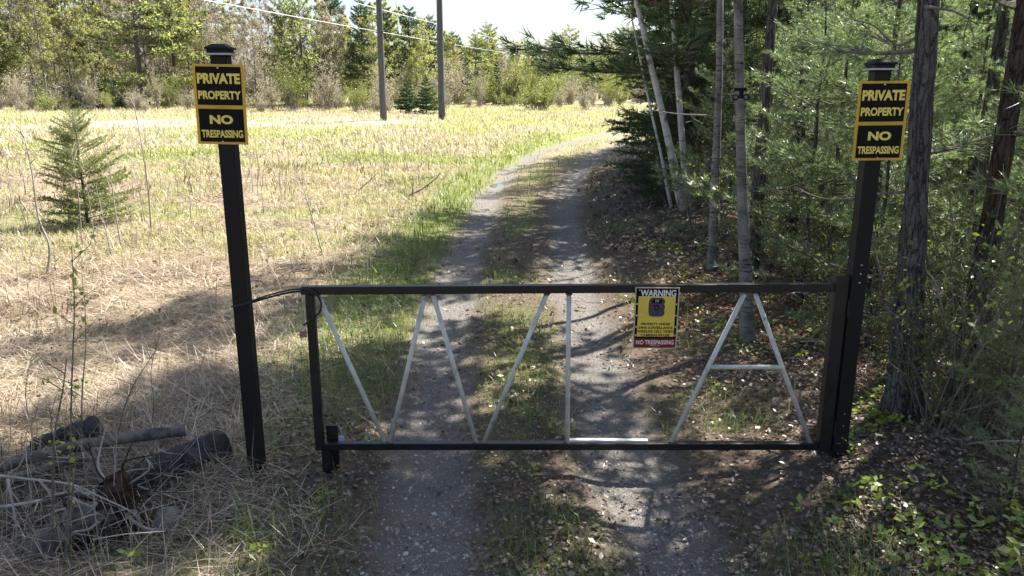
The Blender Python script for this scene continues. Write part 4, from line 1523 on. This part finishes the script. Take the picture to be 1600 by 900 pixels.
def scatter(n, d0, d1, margin=1.3, p=1.0):
    """points over the ground in view, thinning with distance"""
    u = rng.uniform(0, 1, n)
    y = d0 * (d1 / d0) ** u if p == 1 else (d0 + (d1 - d0) * u ** p)
    x = rng.uniform(-1, 1, n) * (y * .70 + margin)
    return x, y


def on_ground(x, y, dz=0.0):
    return np.stack([x, y, height(x, y) + dz], 1)


def keepmask(prob):
    return rng.uniform(0, 1, len(prob)) < prob


# lying straw of the field
x, y = scatter(190000, 3.4, 34)
d = x - roadc(y)
pr = sstep(-1.25, -2.4, d + (fbm(x, y, .9, 61) - .5) * 1.4)
pr = pr * (.20 + .80 * sstep(.40, .58, fbm(x, y, .9, 63)))
pr = pr * (1 - .55 * sstep(.52, .66, fbm(x, y, 3.2, 41)) * sstep(9, 16, y)) * (1 - .93 * brush_hollow(x, y)) * (1 - .75 * sstep(.54, .64, fbm(x, y, 1.7, 101)))
k = keepmask(pr)
x, y = x[k], y[k]
n = len(x)
far = y / 6
hd = rng.normal(0, 1.5, n) + 6.28 * fbm(x, y, 1.2, 66) + .6
V, q4, t3 = blades(on_ground(x, y, .01 + .05 * rng.uniform(0, 1, n) ** 2), hd, rng.uniform(.10, .46, n), rng.uniform(.003, .007, n) * np.clip(far * .85, .9, 3), rng.uniform(1.1, 1.6, n), rng.normal(.10, .22, n))
tag(MB().addq(V, q4, t3).build('dry_grass', M['straw']), 'matted pale dry grass lying over the open field', 'grass', kind='stuff')

# standing dry stalks
x, y = scatter(9000, 3.6, 40)
d = x - roadc(y)
k = keepmask(sstep(-1.6, -3, d) * sstep(.4, .6, fbm(x, y, 2.0, 71)))
x, y = x[k], y[k]
n = len(x)
V, q4, t3 = blades(on_ground(x, y), rng.uniform(0, 6.28, n), rng.uniform(.25, .75, n), rng.uniform(.003, .006, n) * np.clip(y / 6, .9, 4), rng.uniform(.05, .5, n), rng.normal(.3, .4, n))
tag(MB().addq(V, q4, t3).build('dry_stalks', M['straw']), 'upright dry stalks scattered through the straw field', 'grass', kind='stuff')

# green grass of verge, lane crown and wet patches
x, y = scatter(150000, 3.3, 36)
d = x - roadc(y)
rut, gmask, sm, _ = masks(x, y)
pr = gmask * .9 + .05 * sm
pr = pr + np.exp(-((d + 1.55) / .55) ** 2) * (.25 + .6 * sstep(5.5, 8, y)) * sstep(.35, .55, fbm(x, y, 1.1, 81))
pr = pr + np.exp(-(d / .36) ** 2) * .75 * sstep(.42, .6, fbm(x, y, .9, 83))
pr = pr + np.exp(-((d - 1.65) / .5) ** 2) * .6 * sstep(.42, .6, fbm(x, y, 1.0, 85))
pr = pr + sstep(2, 2.6, d) * .10 * sstep(.5, .65, fbm(x, y, .8, 87)) * sstep(12, 6, y)
pr = np.clip(pr, 0, 1) * (1 - .95 * rut)
k = keepmask(pr)
x, y = x[k], y[k]
n = len(x)
dd = x - roadc(y)
tall = .07 + .13 * fbm(x, y, .7, 88) + .10 * np.exp(-((dd + 1.9) / .6) ** 2)
V, q4, t3 = blades(on_ground(x, y), rng.uniform(0, 6.28, n), tall * rng.uniform(.6, 1.5, n), rng.uniform(.003, .006, n) * np.clip(y / 6, .9, 4), rng.uniform(.05, .7, n), rng.uniform(.1, 1.0, n))
tag(MB().addq(V, q4, t3).build('green_grass', M['grass']), 'green spring grass along the lane verge and crown', 'grass', kind='stuff')

# yellow-green new grass among the straw of the middle field
x, y = scatter(60000, 10.5, 36)
d = x - roadc(y)
k = keepmask(sstep(-1.8, -3, d) * sstep(9, 13, y) * sstep(.36, .58, fbm(x, y, 2.6, 41)))
x, y = x[k], y[k]
n = len(x)
V, q4, t3 = blades(on_ground(x, y), rng.uniform(0, 6.28, n), rng.uniform(.08, .26, n), rng.uniform(.004, .008, n) * np.clip(y / 6, .9, 5), rng.uniform(.05, .8, n), rng.uniform(.1, .9, n))
tag(MB().addq(V, q4, t3).build('green_grass', M['grass_far']), 'yellow-green new grass in patches of the middle field', 'grass', kind='stuff')

# brown dead weeds in clumps
x, y = scatter(26000, 4, 30)
d = x - roadc(y)
k = keepmask(sstep(-1.9, -2.8, d) * sstep(.53, .64, fbm(x, y, 1.7, 101)))
x, y = x[k], y[k]
n = len(x)
V, q4, t3 = blades(on_ground(x, y), rng.uniform(0, 6.28, n), rng.uniform(.08, .40, n), rng.uniform(.004, .010, n) * np.clip(y / 6, .9, 4), rng.uniform(.1, 1.3, n), rng.normal(.3, .6, n))
tag(MB().addq(V, q4, t3).build('dead_weeds', M['weed']), 'brown dead weeds in clumps across the straw field', 'weeds', kind='stuff')

# brushwood tangle round the logs
tw = MB()
for i in range(420):
    px_, py_ = rng.normal(-2.95, .55), rng.normal(4.45, .33)
    if px_ > -1.98 and py_ > 4.2 or px_ > -1.75:
        continue
    p0 = np.array([px_, py_, hz(px_, py_) + rng.uniform(-.02, .22)])
    a_ = rng.uniform(0, 6.28)
    d_ = np.array([math.cos(a_), math.sin(a_) * .7, rng.normal(.05, .30)])
    L_ = rng.uniform(.12, .55)
    r_ = rng.uniform(.0015, .0045)
    p2 = p0 + d_ * L_
    p2[2] = max(p2[2], hz(p2[0], p2[1]) - .01)
    tw.tube([p0, (p0 + p2) / 2 + rng.normal(0, .03, 3), p2], [r_, r_ * .8, r_ * .4], 3, int(i % 3 == 0), cap=False)
tag(tw.build('brushwood', [M['twig'], M['pale_twig']]), 'tangle of thin dry twigs round the logs and stump', 'twigs', kind='stuff')

# far field grasses
x, y = scatter(90000, 26, 78, 6, .9)
d = x - roadc(y)
k = (np.abs(d) > 1.7) & (d < 3 + .25 * np.clip(y - 30, 0, None))
x, y = x[k], y[k]
_, gmask, _, sandm = masks(x, y)
k = rng.uniform(0, 1, len(x)) > sandm * .95
x, y, gmask = x[k], y[k], gmask[k]
isg = rng.uniform(0, 1, len(x)) < .16 + .8 * gmask
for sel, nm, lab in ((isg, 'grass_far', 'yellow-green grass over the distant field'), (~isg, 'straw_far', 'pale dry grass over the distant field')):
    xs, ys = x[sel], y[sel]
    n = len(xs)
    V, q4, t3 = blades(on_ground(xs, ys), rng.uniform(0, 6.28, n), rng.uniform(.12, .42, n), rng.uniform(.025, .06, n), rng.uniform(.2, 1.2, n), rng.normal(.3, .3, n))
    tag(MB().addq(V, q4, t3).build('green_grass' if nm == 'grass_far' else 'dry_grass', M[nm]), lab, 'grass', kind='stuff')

# fallen leaves
x, y = scatter(200000, 3.3, 24)
d = x - roadc(y)
rut, _, _, _ = masks(x, y)
pr = sstep(1.0, 2.1, d) * (.35 + .65 * sstep(.3, .55, fbm(x, y, 1.0, 91)))
pr = np.maximum(pr, np.exp(-(d / .5) ** 2) * .50 * sstep(.35, .6, fbm(x, y, .8, 92)) * sstep(16, 8, y))
pr = np.maximum(pr, np.exp(-((d + 1.6) / .6) ** 2) * .60 * sstep(.38, .6, fbm(x, y, .9, 93)) * sstep(12, 6, y))
pr = np.maximum(pr, .22 * sstep(.35, .6, fbm(x, y, .6, 94)) * sstep(16, 7, y))
pr = pr * (1 - .45 * rut)
k = keepmask(pr)
x, y = x[k], y[k]
n = len(x)
rust = (np.exp(-(((x - 2.9) / 1.3) ** 2 + ((y - 9.2) / 1.8) ** 2)) + .12 * sstep(3, 5, x)) > rng.uniform(0, 1, n)
for sel, mt, lab in ((~rust, 'litter', 'pale brown fallen leaves along the lane edges and forest floor'), (rust, 'rust_leaf', 'rusty dead leaves under the poplars')):
    P = on_ground(x[sel], y[sel], .008 + .02 * rng.uniform(0, 1, sel.sum()))
    V, F = leafquads(P, .036 * np.clip(P[:, 1:2] / 7, .9, 2.2), .55, .62)
    tag(MB().add(V, F).build('fallen_leaves', M[mt]), lab, 'leaves', kind='stuff')

# pebbles in the wheel tracks
x, y = scatter(60000, 3.3, 18, .2)
rut, _, _, _ = masks(x, y)
k = keepmask(rut * .9 + .05)
x, y = x[k], y[k]
n = len(x)
s = rng.uniform(.003, .011, n) * np.where(rng.uniform(0, 1, n) < .05, 2.2, 1) * np.clip(y / 7, 1, 2)
octa = np.array([[1, 0, 0], [0, 1, 0], [-1, 0, 0], [0, -1, 0], [0, 0, .7], [0, 0, -.7]], float)
a = rng.uniform(0, 6.28, n)
ca, sa = np.cos(a)[:, None], np.sin(a)[:, None]
ox = octa[None, :, 0] * rng.uniform(.7, 1.4, (n, 1))
oy = octa[None, :, 1] * rng.uniform(.7, 1.2, (n, 1))
V = np.stack([ox * ca - oy * sa, ox * sa + oy * ca, np.repeat(octa[None, :, 2], n, 0)], -1) * s[:, None, None] + on_ground(x, y, .001)[:, None, :]
f8 = np.array([[0, 1, 4], [1, 2, 4], [2, 3, 4], [3, 0, 4], [1, 0, 5], [2, 1, 5], [3, 2, 5], [0, 3, 5]])
F = (np.arange(n)[:, None, None] * 6 + f8[None]).reshape(-1, 3)
tag(MB().add(V.reshape(-1, 3), F).build('gravel', M['pebble']), 'loose gravel in the two wheel tracks', 'gravel', kind='stuff')

# low spring plants on the bank and forest floor
x, y = scatter(6000, 3.6, 14, .8)
d = x - roadc(y)
k = keepmask(sstep(1.7, 2.4, d) * sstep(.42, .58, fbm(x, y, .9, 95)) * .9 + .012 * (np.abs(d) < 3) * (1 - masks(x, y)[0]))
x, y = x[k], y[k]
C, D = [], []
for px_, py_ in zip(x, y):
    z0 = hz(px_, py_)
    m = int(rng.integers(5, 11))
    hh = rng.uniform(.03, .16)
    a = rng.uniform(0, 6.28, m)
    C.append(np.stack([px_ + rng.normal(0, .03, m), py_ + rng.normal(0, .03, m), z0 + hh * rng.uniform(.2, 1, m)], 1))
    D.append(np.stack([np.cos(a), np.sin(a), rng.uniform(0, .7, m)], 1))
C, D = np.concatenate(C), np.concatenate(D)
V, F = leafquads(C, .048, .5, .55, D)
tag(MB().add(V, F).build('ground_cover', M['spring']), 'bright green low spring plants on the bank and forest floor', 'plants', kind='stuff')
